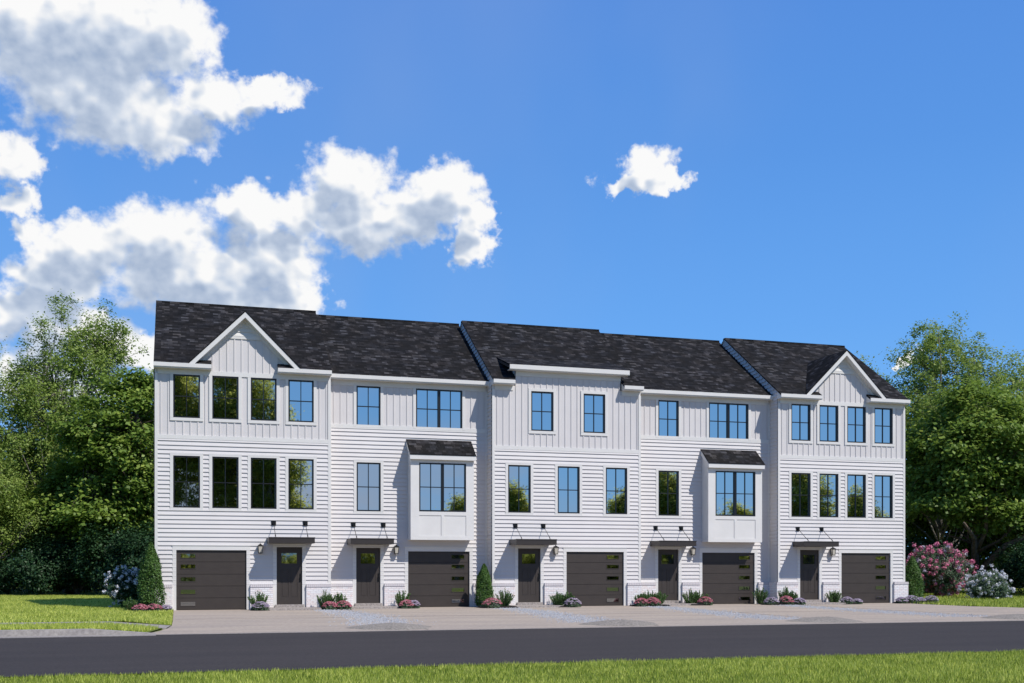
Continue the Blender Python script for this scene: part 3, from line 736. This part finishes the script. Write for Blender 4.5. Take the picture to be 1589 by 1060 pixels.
grass('side_lawn_grass', 210000, -14, 0.62, -11.05, 24, 0.085, 0.026, lawn_z, 'sunlit mown lawn left of the leftmost townhouse', boost=0.16)
grass('verge_grass', 26000, -12, 0.4, -14.6, -12.45, 0.09, 0.018, lambda x, y: 0.12 * min(1.0, max(0.05, (0.3 - x) / 1.2)), 'narrow strip of grass between the sidewalk and the kerb', boost=0.16, keep=
      lambda x, y: x < 0.30 - 0.17 * np.clip(-12.7 - y, 0, 3))
grass('right_lawn_grass', 110000, 30.5, 62, -9.3, 24, 0.11, 0.028, 0.0, 'mown lawn beyond the driveway right of the rightmost townhouse',
      lambda x, y: ((x > 31.0) | (y < -1)) & ((y > -4) | ((y > -9.5 + 5 * np.exp(-(x - 30.5) / 2.2)) & (x > 30.8))))

# gravel scattered on the driveway, and low gravel mounds by the road
def rocks(name, pts, s, m, label):
    vs = []
    for (x, y, z), r in zip(pts, s):
        p = np.array([[1, 0, 0], [0, 1, 0], [-1, 0, 0], [0, -1, 0], [0, 0, 0.8]]) * r * rg.uniform(0.6, 1.2, (5, 3)); a = rg.uniform(0, 6.28)
        R = np.array([[cos(a), -sin(a), 0], [sin(a), cos(a), 0], [0, 0, 1]]); p = p @ R.T + (x, y, z)
        for i in range(4): vs += [p[i], p[(i + 1) % 4], p[4]]
    o = npmesh(name, np.array(vs), 3, np.zeros(len(vs) // 3), m); tag(o, label, 'gravel', kind='stuff'); return o
for i, (xa_, lb) in enumerate(((5.9, 'blue-grey gravel strewn on the driveway in front of the first two doors from the left'), (12.2, 'blue-grey gravel strewn on the driveway in front of the middle townhouse'),
                         (18.3, 'blue-grey gravel strewn on the driveway left of the second bay window'), (24.4, 'blue-grey gravel strewn on the driveway before the rightmost townhouse'))):
    pts = []; sz = []
    for _ in range(2600):
        t = rg.uniform(0, 1) ** 0.9; y = -1.1 - 11.5 * t; x = xa_ + 0.45 * sin(3 * t + i) + rg.normal(0, 0.30 + 0.22 * t); pts.append((x, y, 0.0)); sz.append(rg.uniform(0.012, 0.038))
    rocks('gravel', pts, sz, gravelm, lb)
for cxm, lb in ((5.9, 'low grey gravel mound at the road edge, leftmost of four'), (12.1, 'low grey gravel mound at the road edge before the middle townhouse'), (18.3, 'low grey gravel mound at the road edge, third from the left'), (24.9, 'low grey gravel mound at the road edge, rightmost of four')):
    b = MB(); R_ = 12; K = 28
    def pt(i, j):
        r = i / R_; a = 2 * pi * j / K; rr = r * (1 + 0.08 * sin(3 * a + cxm) + 0.05 * sin(7 * a))
        return (cxm + 1.05 * rr * cos(a), -13.75 + 1.0 * rr * sin(a) * 0.95, 0.115 * (1 - r ** 1.6) + 0.012 * rngs.random() * (r < 0.98) + 0.001)
    P_ = [[pt(i, j) for j in range(K)] for i in range(R_ + 1)]
    for i in range(R_):
        for j in range(K): b.face([P_[i][j], P_[i + 1][j], P_[i + 1][(j + 1) % K], P_[i][(j + 1) % K]])
    o = b.build('gravel_mound', moundm); tag(o, lb, 'gravel mound', 'gravel mounds along the road edge')

# ------------------------------------------------------------------ plants
def leaf_quads(cen, size, up=0.5, droop=0.2, aspect=0.55, fold=0.12, rs=None, outward=None, ow=0.0):
    rs = rs or rg; n = len(cen)
    nrm = rs.normal(0, 1, (n, 3)); nrm /= np.linalg.norm(nrm, axis=1)[:, None]; nrm[:, 2] = np.abs(nrm[:, 2]); nrm += (0, 0, up)
    if outward is not None: nrm += outward * ow
    nrm /= np.linalg.norm(nrm, axis=1)[:, None]
    d = rs.normal(0, 1, (n, 3)); d[:, 2] -= droop; d -= nrm * np.sum(d * nrm, 1)[:, None]; d /= np.linalg.norm(d, axis=1)[:, None]
    w = np.cross(nrm, d); s = (size * rs.uniform(0.6, 1.3, n))[:, None]
    b = cen - d * s * 0.5; t = cen + d * s * 0.5; m = cen - d * s * 0.05 + nrm * s * fold * rs.uniform(-0.3, 1, n)[:, None]
    v = np.stack([b, m + w * s * aspect / 2, t, m - w * s * aspect / 2], 1); return v.reshape(-1, 3)
def crown_clusters(blobs, n, rs, power=0.42):
    vol = np.array([b[3] * b[4] * b[5] for b in blobs]); pr = vol ** 0.8; pr /= pr.sum()
    ix = rs.choice(len(blobs), n, p=pr); B = np.array(blobs)[ix]
    u = rs.normal(0, 1, (n, 3)); u /= np.linalg.norm(u, axis=1)[:, None]; r = rs.uniform(0, 1, n) ** power
    return B[:, :3] + u * B[:, 3:] * r[:, None], u, r
def make_tree(name, loc, blobs, trunk, ncl, per, clr, size, lmat, bmat, label, cat='tree', group=None, seed=1, nlimb=16, r0=0.22, flat=0.6, up=0.5, droop=0.2, aspect=0.55, fork=None, rz=0, extra_limbs=(), tube=6):
    rs = np.random.default_rng(seed); T = thing(name, loc, label, cat, group, rz)
    cc, u, r = crown_clusters(blobs, ncl, rs)
    m = MB(); tr = [np.array(p, float) for p in trunk]; nt_ = len(tr)
    m.tube(trunk, [r0 * (1.35 if i == 0 else 1) * (1 - 0.95 * i / (nt_ - 1)) for i in range(nt_)], 9)
    pick = rs.choice(ncl, min(nlimb, ncl), replace=False)
    ends = []
    for k in pick:
        e = cc[k]; lo = max(0.22, min(0.9, (e[2] / tr[-1][2]) * 0.62)); f = lo * (nt_ - 1) * rs.uniform(0.75, 1.0); i = int(min(nt_ - 2, f)); s = tr[i] + (tr[i + 1] - tr[i]) * (f - i)
        mid = s + (e - s) * 0.5 + np.array([0, 0, -0.12 * np.linalg.norm(e - s)]) + rs.normal(0, 0.15, 3)
        q = s + (e - s) * 0.22 + np.array([0, 0, -0.04 * np.linalg.norm(e - s)])
        rr = r0 * 0.42 * (1 - 0.6 * lo); m.tube([s, q, mid, e], [rr, rr * 0.8, rr * 0.5, rr * 0.12], tube)
        ends.append((q, mid, e, rr))
    for k in range(ncl):     # twigs
        if rs.uniform() < 0.5 and ends:
            D = [np.linalg.norm(cc[k] - q[1]) for q in ends]; j = int(np.argmin(D)); q, mid, e, rr = ends[j]
            t = rs.uniform(0, 0.8); s = mid + (e - mid) * t; c2 = (s + cc[k]) / 2 + rs.normal(0, 0.12, 3); m.tube([s, c2, cc[k]], [rr * 0.3, rr * 0.2, 0.006], 4)
    for pts, rad in extra_limbs: m.tube(pts, rad, 8)
    m.build('trunk', bmat, T, smooth=True)
    nl = np.maximum(6, (per * rs.uniform(0.35, 1.6, ncl)).astype(int)); idx = np.repeat(np.arange(ncl), nl)
    cr_ = clr * rs.uniform(0.6, 1.35, ncl)
    off = rs.normal(0, 0.5, (len(idx), 3)) * cr_[idx][:, None] * (1, 1, flat)
    cen = cc[idx] + off
    out = u[idx]
    v = leaf_quads(cen, size, up, droop, aspect, rs=rs, outward=out, ow=0.5)
    tone = np.clip(rs.normal(0.42, 0.17, len(idx)) + rs.normal(0, 0.12, ncl)[idx] + off[:, 2] / (clr * flat) * 0.12, 0, 1)
    npmesh('crown', v, 4, tone, lmat, T); return T

def blobs_airy(h, rad, base, rs, n=9):
    out = [(0, 0, (h + base) / 2, rad * 0.62, rad * 0.62, (h - base) / 2 * 0.93)]
    for i in range(n):
        t = (i + 0.5) / n; z = base + (h - base) * (0.12 + 0.76 * t); a = rs.uniform(0, 6.28); w = rad * (0.30 + 0.70 * math.sin(pi * min(1.0, 0.22 + t * 0.72))) * rs.uniform(0.7, 1.05)
        out.append((cos(a) * w * 0.6, sin(a) * w * 0.6, z, w * 0.62, w * 0.62, (h - base) * 0.12))
    return out
def airy(loc, h, rad, base, seed, label, group='trees behind the townhouses', ncl=520, per=75, size=0.17, m_=None, clr=0.62):
    rs = np.random.default_rng(seed + 50)
    tr = [(0, 0, -0.1), (0.05, 0.0, base * 0.5), (rs.uniform(-.2, .2), 0.1, base), (rs.uniform(-.4, .4), rs.uniform(-.3, .3), (base + h) * 0.5), (rs.uniform(-.5, .5), 0.1, h * 0.75), (rs.uniform(-.3, .3), 0, h * 0.88)]
    return make_tree('airy_tree', loc, blobs_airy(h * 0.97, rad, base, rs), tr, ncl, per, clr, size, m_ or lf_airy, barkg, label, 'tree', group, seed, 26, 0.24, 0.75, 0.3, 0.3)
def maple(loc, h, rad, base, seed, label, group='trees behind the townhouses', ncl=420, per=105, size=0.24, extra=()):
    rs = np.random.default_rng(seed + 90)
    bl = [(0, 0, (h + base) / 2, rad * 0.8, rad * 0.8, (h - base) / 2 * 0.95)]
    for i in range(10):
        t = i / 9; z = base + (h - base) * (0.1 + 0.78 * t); a = rs.uniform(0, 6.28) + i * 2.4; w = rad * math.sqrt(max(0.12, 1 - (1.6 * t - 0.55) ** 2)) 
        bl.append((cos(a) * w * 0.5, sin(a) * w * 0.5, z, w * 0.6, w * 0.6, (h - base) * 0.10))
    tr = [(0, 0, -0.1), (0.03, 0, base * 0.6), (-0.05, 0.05, base), (0.1, 0, (h + base) * 0.45), (0, 0.1, h * 0.7), (0, 0, h * 0.9)]
    return make_tree('maple_tree', loc, bl, tr, ncl, per, 0.85, size, lf_maple, bark, label, 'tree', group, seed, 22, 0.26, 0.55, 0.55, 0.5, 0.8, extra_limbs=extra)
def shrub(name, loc, h, rad, seed, label, cat, lmat, per=60, ncl=60, size=0.11, group=None, clr=0.35, nst=7, bm=None):
    rs = np.random.default_rng(seed + 7)
    T = thing(name, loc, label, cat, group)
    bl = [(0, 0, h * 0.52, rad * 0.85, rad * 0.85, h * 0.46)] + [(cos(a) * rad * .5, sin(a) * rad * .5, h * rs.uniform(.35, .65), rad * .5, rad * .5, h * .3) for a in np.arange(6) * 1.05 + rs.uniform(0, 1)]
    cc, u, r = crown_clusters(bl, ncl, rs, 0.35)
    cc[:, 2] = np.maximum(cc[:, 2], 0.12)
    m = MB()
    for i in range(nst):
        e = cc[rs.integers(ncl)]; m.tube([(rs.normal(0, .06), rs.normal(0, .06), -0.03), (e[0] * .45, e[1] * .45, e[2] * .5), tuple(e)], [0.025 * rad + .008, 0.018 * rad + .005, 0.004], 5)
    m.build('stem', bm or bark, T)
    idx = np.repeat(np.arange(ncl), per); off = rs.normal(0, 0.5, (len(idx), 3)) * clr
    cen = cc[idx] + off; cen[:, 2] = np.abs(cen[:, 2] - 0.03) + 0.03
    v = leaf_quads(cen, size, 0.4, 0.1, 0.5, rs=rs, outward=u[idx], ow=0.8)
    npmesh('foliage', v, 4, np.clip(rs.normal(0.42, 0.2, len(idx)) + rs.normal(0, .1, ncl)[idx], 0, 1), lmat, T)
    return T, cc, u, r
def add_blooms(T, cc, u, r, mats_frac, nper, size, seed, spread=0.11, name='blossom', bias=None):
    rs = np.random.default_rng(seed); sel = np.where(r > 0.6)[0]
    for mt, fr, nm in mats_frac:
        k = sel[rs.uniform(0, 1, len(sel)) < fr] if bias is None else np.array([q for q in sel if bias(cc[q], nm) and rs.uniform() < fr])
        if len(k) == 0: continue
        idx = np.repeat(k, nper); d = rs.normal(0, 1, (len(idx), 3)); d /= np.linalg.norm(d, axis=1)[:, None]
        jit = rs.normal(0, 0.13, (len(k), 3)); jm = dict(zip(k, jit))
        cen = cc[idx] + u[idx] * 0.16 + np.array([jm[q] for q in idx]) + d * spread * rs.uniform(.3, 1, len(idx))[:, None]
        cen[:, 2] = np.maximum(cen[:, 2], 0.08)
        v = leaf_quads(cen, size, 0.2, 0, 0.9, rs=rs, outward=d, ow=2.5)
        npmesh(nm, v, 4, np.clip(rs.normal(0.5, 0.25, len(idx)), 0, 1), mt, T)

# trees left of the row
airy((-5.6, 31.5, 0), 19.0, 5.2, 4.0, 11, 'tallest light green airy tree left of the townhouses, against the cloud', ncl=760, per=88)
airy((-10.4, 30.5, 0), 16.0, 4.4, 3.0, 12, 'light green airy tree cut by the left edge of the photo', ncl=520)
maple((-1.6, 24.5, 0), 13.0, 4.2, 2.2, 13, 'dense green maple close to the left end of the townhouse row', ncl=520)
maple((-5.0, 27.0, 0), 7.6, 3.2, 1.6, 14, 'lower dark maple under the tallest tree on the left', ncl=380)
airy((-9.4, 24.5, 0), 8.6, 3.2, 1.3, 15, 'small leafy tree at the left edge, in front of the taller trees', ncl=420, size=0.15)
airy((-15.5, 28.5, 0), 12.5, 3.8, 2.5, 16, 'airy tree just beyond the left edge of the photo', ncl=300)
# trees right of the row
airy((50.2, 22.5, 0), 20.0, 7.0, 4.0, 21, 'tallest light green airy tree right of the townhouses', ncl=860, per=80, size=0.19)
airy((57.6, 23.5, 0), 17.4, 4.6, 4.0, 22, 'light green airy tree cut by the right edge of the photo', ncl=520, size=0.19)
airy((45.0, 24.0, 0), 16.8, 4.2, 3.0, 23, 'airy tree showing just right of the rightmost roof', ncl=420, size=0.18)
maple((45.2, 13.0, 0), 12.3, 4.7, 3.7, 24, 'big dense maple with low forking trunk right of the townhouses', ncl=640, per=120,
      extra=[([(0, 0, 0.3), (0.25, -0.6, 1.7), (0.8, -1.6, 2.8), (1.9, -2.6, 3.5), (3.0, -3.3, 4.6)], [0.24, 0.20, 0.17, 0.13, 0.05]),
             ([(0, 0, 0.3), (-0.6, -0.7, 2.2), (-1.5, -1.8, 3.2), (-3.0, -2.8, 4.0)], [0.22, 0.17, 0.13, 0.06]), ([(-0.6, -0.7, 2.2), (-0.8, -1.9, 3.6), (-1.5, -2.8, 4.9)], [0.14, 0.11, 0.05])])
maple((50.2, 13.5, 0), 11.5, 4.0, 2.0, 25, 'dense maple at the right edge of the photo', ncl=420)
airy((41.2, 17.5, 0), 10.5, 3.0, 1.4, 26, 'slender dark green tree hugging the right end of the townhouse row', ncl=380, m_=lf_maple)
# shrubs below the trees
SH = 'dark shrubs under the trees'
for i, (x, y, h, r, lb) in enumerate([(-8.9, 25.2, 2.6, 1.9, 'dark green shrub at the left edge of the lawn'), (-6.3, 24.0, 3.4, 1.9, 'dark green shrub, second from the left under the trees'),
        (-4.5, 24.3, 3.2, 1.8, 'dark green shrub under the trees, third from the left edge'), (-2.5, 22.2, 4.0, 2.1, 'tallest dark green shrub under the left maple'), (-0.6, 20.8, 3.8, 1.9, 'dark green shrub behind the white-flowered bush at the left corner'),
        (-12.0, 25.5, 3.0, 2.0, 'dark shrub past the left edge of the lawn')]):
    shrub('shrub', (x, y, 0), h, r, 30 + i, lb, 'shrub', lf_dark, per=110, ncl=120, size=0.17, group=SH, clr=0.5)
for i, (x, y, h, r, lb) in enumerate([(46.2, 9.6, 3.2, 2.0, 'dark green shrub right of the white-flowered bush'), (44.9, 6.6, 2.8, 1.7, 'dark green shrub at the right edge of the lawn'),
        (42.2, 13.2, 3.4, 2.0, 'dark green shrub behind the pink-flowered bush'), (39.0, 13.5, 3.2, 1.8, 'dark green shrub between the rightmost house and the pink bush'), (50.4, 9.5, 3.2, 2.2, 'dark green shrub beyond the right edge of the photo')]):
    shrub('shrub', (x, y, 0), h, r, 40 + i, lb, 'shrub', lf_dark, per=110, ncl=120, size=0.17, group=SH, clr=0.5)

def woodland(name, pts, h, depth, n, size, label, seed, m_=None):
    rs = np.random.default_rng(seed); P = np.array(pts, float); seg = np.linalg.norm(np.diff(P, axis=0), axis=1); tot = seg.sum()
    nc = n // 60; t = rs.uniform(0, tot, nc); cum = np.concatenate([[0], np.cumsum(seg)]); i = np.clip(np.searchsorted(cum, t) - 1, 0, len(seg) - 1)
    f = (t - cum[i]) / seg[i]; base = P[i] + (P[i + 1] - P[i]) * f[:, None]
    top = h * (0.78 + 0.16 * np.sin(t * 0.55) + 0.10 * np.sin(t * 1.3 + 1) + 0.06 * np.sin(t * 3.1))
    c = np.zeros((nc, 3)); c[:, :2] = base + rs.uniform(-depth / 2, depth / 2, (nc, 2)); c[:, 2] = top * rs.uniform(0, 1, nc) ** 0.8
    idx = np.repeat(np.arange(nc), 60); cen = c[idx] + rs.normal(0, 0.7, (len(idx), 3)) * (1, 1, .7); cen[:, 2] = np.abs(cen[:, 2])
    v = leaf_quads(cen, size, 0.3, 0.1, 0.7, rs=rs)
    o = npmesh(name, v, 4, np.clip(rs.normal(0.4, 0.2, len(idx)) + rs.normal(0, .15, nc)[idx], 0, 1), m_ or lf_wood); tag(o, label, 'woodland', kind='stuff')
woodland('woodland', [(-34, 42), (-14, 40), (2, 36)], 9.0, 5, 60000, 0.42, 'dark wooded mass behind the trees on the left', 61)
woodland('woodland', [(40, 27), (52, 30), (66, 27), (82, 26)], 10.5, 5, 75000, 0.42, 'dark wooded mass behind the trees on the right', 62)
woodland('woodland', [(-30, -74), (10, -76), (60, -76), (120, -74)], 4.2, 5, 90000, 0.45, 'low wood across the road, mirrored in the door and garage panes', 63, lf_far)
# trees across the road, mirrored in the windows
RT = 'trees across the road mirrored in the windows'
for i, (x, y, h, r, lb) in enumerate([(-0.2, -66, 24.0, 5.6, 'tall tree mirrored in the two left windows of the leftmost townhouse'), (5.8, -67, 24.0, 5.0, 'tree mirrored in the second windows of the leftmost townhouse'), (9.3, -64, 20.0, 3.0, 'tree mirrored in the third windows of the leftmost townhouse'),
        (14.6, -65, 9.2, 2.6, 'small tree mirrored in the fourth lower window of the leftmost townhouse'), (27.4, -65, 9.2, 2.2, 'small tree mirrored in the first bay window'),
        (32.8, -65, 11.0, 1.9, 'slim tree mirrored in the first lower window of the middle townhouse'), (44.6, -65, 10.2, 2.2, 'slim tree mirrored in the third lower window of the middle townhouse'),
        (50.6, -65, 13.6, 3.0, 'tree mirrored in the single lower window of the second bay townhouse'), (57.2, -65, 9.0, 2.6, 'low tree mirrored in the lower half of the second bay window'),
        (66.5, -65, 13.8, 4.2, 'wide tree mirrored in the left lower windows of the rightmost townhouse'), (72.8, -65, 11.2, 2.6, 'tree mirrored in the right lower windows of the rightmost townhouse')]):
    airy((x, y, 0), h, r, 2.2, 70 + i, lb, RT, ncl=int(11 * r * h), per=60, size=0.26, clr=0.75, m_=lf_far)

# flowering bushes
T, cc, u, r = shrub('flowering_bush', (38.9, 8.2, 0), 2.75, 1.75, 51, 'large bush covered in pink and purple-pink flowers beside the rightmost townhouse', 'bush', lf_sedum, per=70, ncl=520, size=0.10, clr=0.22)
add_blooms(T, cc, u, r, [(petal_rose, 1.0, 'pink_blossom'), (petal_lav, 0.16, 'lilac_blossom')], 30, 0.085, 4, 0.14)
T, cc, u, r = shrub('flowering_bush', (38.5, 3.9, 0), 1.36, 1.0, 52, 'low bush covered in white flowers on the right lawn', 'bush', lf_sedum, per=60, ncl=360, size=0.09, clr=0.18)
add_blooms(T, cc, u, r, [(petal_white, 0.8, 'white_blossom')], 24, 0.075, 5, 0.10)
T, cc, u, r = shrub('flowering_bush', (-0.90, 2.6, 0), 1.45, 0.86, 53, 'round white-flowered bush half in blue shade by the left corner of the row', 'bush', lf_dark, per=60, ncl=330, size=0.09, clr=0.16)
add_blooms(T, cc, u, r, [(petal_white, 0.75, 'white_blossom')], 22, 0.06, 6, 0.09)

def arborvitae(loc, h, rad, seed, label):
    rs = np.random.default_rng(seed); T = thing('arborvitae', loc, label, 'evergreen shrub', 'clipped columnar evergreens by the walls')
    m = MB(); m.tube([(0, 0, -0.03), (0, 0, h * 0.8)], [0.04, 0.01], 6); m.build('stem', bark, T)
    n = int(15000 * h / 2); t = rs.uniform(0, 1, n) ** 0.8; a = rs.uniform(0, 2 * pi, n)
    prof = np.minimum(1, (1 - t) * 3.0) ** 0.65 * (0.80 + 0.2 * np.cos(t * 3)) * np.minimum(1, 0.75 + t * 2)
    lump = 1 + 0.09 * np.sin(a * 3 + t * 9) + 0.06 * np.sin(a * 7 - t * 17) + 0.05 * rs.normal(0, 1, n)
    rr = rad * prof * lump * rs.uniform(0.45, 1, n) ** 0.35
    cen = np.stack([np.cos(a) * rr, np.sin(a) * rr, 0.04 + t * h], 1); outw = np.stack([np.cos(a), np.sin(a), 0.3 + 0 * a], 1)
    v = leaf_quads(cen, 0.062, 0.25, -0.5, 0.5, rs=rs, outward=outw, ow=0.8)
    npmesh('foliage', v, 4, np.clip(rs.normal(0.45, 0.22, n), 0, 1), lf_hedge, T)
arborvitae((-0.12, -0.66, 0), 2.35, 0.46, 81, 'columnar evergreen at the left corner of the leftmost townhouse')
arborvitae((12.02, -0.15, 0), 1.62, 0.36, 82, 'conical evergreen in the corner between the first bay townhouse and the middle one')
arborvitae((32.3, 1.3, 0), 2.0, 0.48, 83, 'columnar evergreen at the right end of the townhouse row')

def rosemary(x, y, h, label, seed, spread=0.30, n_st=38):
    rs = np.random.default_rng(seed); T = thing('upright_shrub', (x, y, 0), label, 'shrub', 'upright green shrubs along the brick base')
    m = MB(); cs_ = []; us = []
    for i in range(n_st):
        a = rs.uniform(0, 6.28); q = rs.uniform(0, 1) ** 0.6; hh = h * (1 - 0.35 * q) * rs.uniform(0.75, 1.08)
        tip = np.array([cos(a) * spread * q, sin(a) * spread * q, hh]); b0 = np.array([cos(a) * 0.10 * q, sin(a) * 0.10 * q, 0])
        m.tube([b0, (b0 + tip) / 2 + rs.normal(0, .012, 3), tip], [0.006, 0.005, 0.003], 4)
        k = 95; t = rs.uniform(0.08, 1.02, k); c = b0 + (tip - b0) * t[:, None] + rs.normal(0, 0.020, (k, 3)) * (1.15 - t[:, None] * 0.6); cs_.append(c)
    m.build('stem', bark, T); cen = np.concatenate(cs_); cen[:, 2] = np.maximum(cen[:, 2], 0.02)
    v = leaf_quads(cen, 0.060, 0.1, -1.4, 0.34, rs=rs)
    npmesh('foliage', v, 4, np.clip(rs.normal(0.42, 0.2, len(cen)), 0, 1), lf_rose, T)
def sedum(x, y, rad, h, pet, label, seed):
    rs = np.random.default_rng(seed); T = thing('flower_mound', (x, y, 0), label, 'flowers', 'low flower mounds along the brick base')
    n = 900; a = rs.uniform(0, 6.28, n); e = np.arccos(rs.uniform(0, 1, n)); q = rs.uniform(0.5, 1, n) ** .4
    cen = np.stack([np.cos(a) * np.sin(e) * rad * q, np.sin(a) * np.sin(e) * rad * q, 0.02 + np.cos(e) * h * 0.85 * q], 1)
    v = leaf_quads(cen, 0.06, 0.3, 0, 0.55, rs=rs, outward=cen / rad, ow=0.6)
    npmesh('foliage', v, 4, np.clip(rs.normal(0.5, 0.2, n), 0, 1), lf_sedum, T)
    k = 85; a = rs.uniform(0, 6.28, k); e = np.arccos(rs.uniform(0.28, 1, k)); hd = np.stack([np.cos(a) * np.sin(e) * rad, np.sin(a) * np.sin(e) * rad, 0.03 + np.cos(e) * h], 1)
    idx = np.repeat(np.arange(k), 30); d = rs.normal(0, 1, (len(idx), 3)); d /= np.linalg.norm(d, axis=1)[:, None]; d[:, 2] = np.abs(d[:, 2]) * 0.6
    v = leaf_quads(hd[idx] + d * 0.042, 0.026, 0.6, 0, 0.9, rs=rs, outward=d, ow=1)
    npmesh('blossom', v, 4, np.clip(rs.normal(0.45, 0.22, len(idx)) + rs.normal(0, .12, k)[idx], 0, 1), pet, T)
UPS = [(-0.78, -0.95, 0.50, 'small green shrub left of the leftmost evergreen'), (3.55, -0.55, 0.68, 'green shrub between the leftmost garage door and its front door'),
    (5.93, -0.35, 0.68, 'left one of two green shrubs between the first and second front doors'), (6.45, -0.30, 0.64, 'right one of two green shrubs between the first and second front doors'),
    (8.84, 0.05, 0.70, 'green shrub left of the second garage door'), (12.72, -0.55, 0.72, 'green shrub right of the evergreen between two townhouses'),
    (14.90, -0.50, 0.62, 'green shrub right of the third front door'), (15.30, -0.50, 0.60, 'green shrub in front of the left edge of the third garage door'),
    (18.42, -0.45, 0.56, 'smallest of three green shrubs before the fourth front door'), (18.80, -0.40, 0.66, 'middle of three green shrubs before the fourth front door'), (19.20, -0.35, 0.64, 'shrub nearest the fourth front door, on its left'),
    (20.75, 0.05, 0.66, 'green shrub right of the fourth front door'), (21.15, 0.0, 0.62, 'green shrub in front of the left edge of the fourth garage door'),
    (24.0, 0.05, 0.74, 'green shrub in the shaded corner left of the rightmost townhouse'), (24.85, -0.50, 0.74, 'green shrub left of the fifth front door'), (25.15, -0.45, 0.58, 'small green shrub closest to the fifth front door'),
    (27.15, -0.50, 0.62, 'green shrub between the fifth front door and its garage')]
for i, (x, y, h, lb) in enumerate(UPS): rosemary(x, y, h, lb, 100 + i, 0.39 if h > 0.6 else 0.30)
SED = [(-0.45, -1.15, 0.27, 0.22, 'p', 'pink flower mound before the leftmost evergreen, its left one'), (0.0, -1.15, 0.27, 0.22, 'p', 'pink flower mound before the leftmost evergreen, its right one'), (0.40, -0.95, 0.19, 0.17, 'l', 'lavender flower mound left of the first garage door'),
    (3.58, -1.05, 0.32, 0.27, 'l', 'lavender flower mound between the first garage and front door'), (6.03, -1.0, 0.28, 0.25, 'p', 'pink flower mound between the first two front doors, left one'), (6.52, -0.95, 0.30, 0.27, 'p', 'pink flower mound between the first two front doors, right one'),
    (8.93, -0.55, 0.28, 0.28, 'p', 'pink flower mound left of the second garage door'), (9.20, -0.48, 0.24, 0.26, 'l', 'lavender flower mound at the left edge of the second garage door'), (12.10, -1.0, 0.38, 0.33, 'p', 'pink flower mound before the evergreen between two townhouses'),
    (15.30, -1.05, 0.33, 0.31, 'l', 'lavender flower mound at the left edge of the third garage door'), (18.18, -1.0, 0.29, 0.28, 'p', 'pink flower mound right of the third garage door, its left one'), (18.66, -1.0, 0.30, 0.30, 'p', 'pink flower mound right of the third garage door, its right one'),
    (21.18, -0.5, 0.30, 0.30, 'p', 'pink flower mound at the left edge of the fourth garage door'), (23.95, -0.9, 0.30, 0.27, 'l', 'lavender flower mound at the left foot of the rightmost townhouse'), (24.55, -1.05, 0.30, 0.32, 'p', 'pink flower mound at the foot of the rightmost townhouse'),
    (25.15, -1.05, 0.26, 0.24, 'l', 'lavender flower mound left of the fifth front door'), (27.45, -0.95, 0.26, 0.26, 'l', 'lavender flower mound right of the fifth front door'), (27.9, -1.0, 0.22, 0.18, 'l', 'small low flower mound at the left edge of the fifth garage door'),
    (30.25, -0.75, 0.26, 0.22, 'l', 'lavender flower mound right of the fifth garage door'), (30.75, -0.75, 0.32, 0.29, 'l', 'largest lavender flower mound at the right corner of the row'), (31.30, -0.6, 0.22, 0.20, 'l', 'small lavender flower mound right of the row corner'), (31.85, -0.6, 0.30, 0.27, 'l', 'rightmost lavender flower mound on the lawn edge')]
for i, (x, y, r_, h, c, lb) in enumerate(SED): sedum(x, y, r_, h, petal_pink if c == 'p' else petal_lav, lb, 200 + i)
# mulch beds
for x0_, x1_, y0_, y1_, lb in [(3.25, 3.95, -1.25, -0.12, 'dark mulch bed between the first garage and front door'), (5.72, 6.85, -1.2, -0.12, 'dark mulch bed between the first two front doors'), (8.62, 9.42, -0.75, 0.5, 'dark mulch bed left of the second garage door'),
        (11.65, 13.15, -1.3, -0.14, 'dark mulch bed between the first bay townhouse and the middle one'), (14.62, 15.55, -1.25, -0.14, 'dark mulch bed right of the third front door'), (17.9, 19.45, -1.2, -0.14, 'dark mulch bed between the third garage and the fourth door'),
        (20.5, 21.45, -0.75, 0.5, 'dark mulch bed right of the fourth front door'), (23.7, 25.45, -1.25, -0.14, 'dark mulch bed left of the fifth front door'), (26.95, 28.05, -1.2, -0.14, 'dark mulch bed right of the fifth front door'), (-0.75, 0.6, -1.35, -0.14, 'dark mulch bed at the left corner of the row'), (30.05, 32.1, -1.0, -0.14, 'dark mulch bed at the right corner of the row')]:
    b = MB(); xm, ym = (x0_ + x1_) / 2, (y0_ + y1_) / 2; K = 24; hw, hh = (x1_ - x0_) / 2, (y1_ - y0_) / 2
    P1 = []; P2 = []
    for j in range(K):
        a = 2 * pi * j / K; q = 1 / (abs(cos(a)) ** 5 + abs(sin(a)) ** 5) ** 0.2 * (1 + 0.04 * sin(5 * a + xm))
        P1.append((xm + hw * q * cos(a), ym + hh * q * sin(a), 0.0)); P2.append((xm + hw * .9 * q * cos(a), ym + hh * .9 * q * sin(a), 0.045 + 0.01 * rngs.random()))
    for j in range(K): b.face([P1[j], P1[(j + 1) % K], P2[(j + 1) % K], P2[j]])
    b.face(P2); o = b.build('mulch_bed', mulch); tag(o, lb, 'mulch bed', 'mulch beds along the brick base')
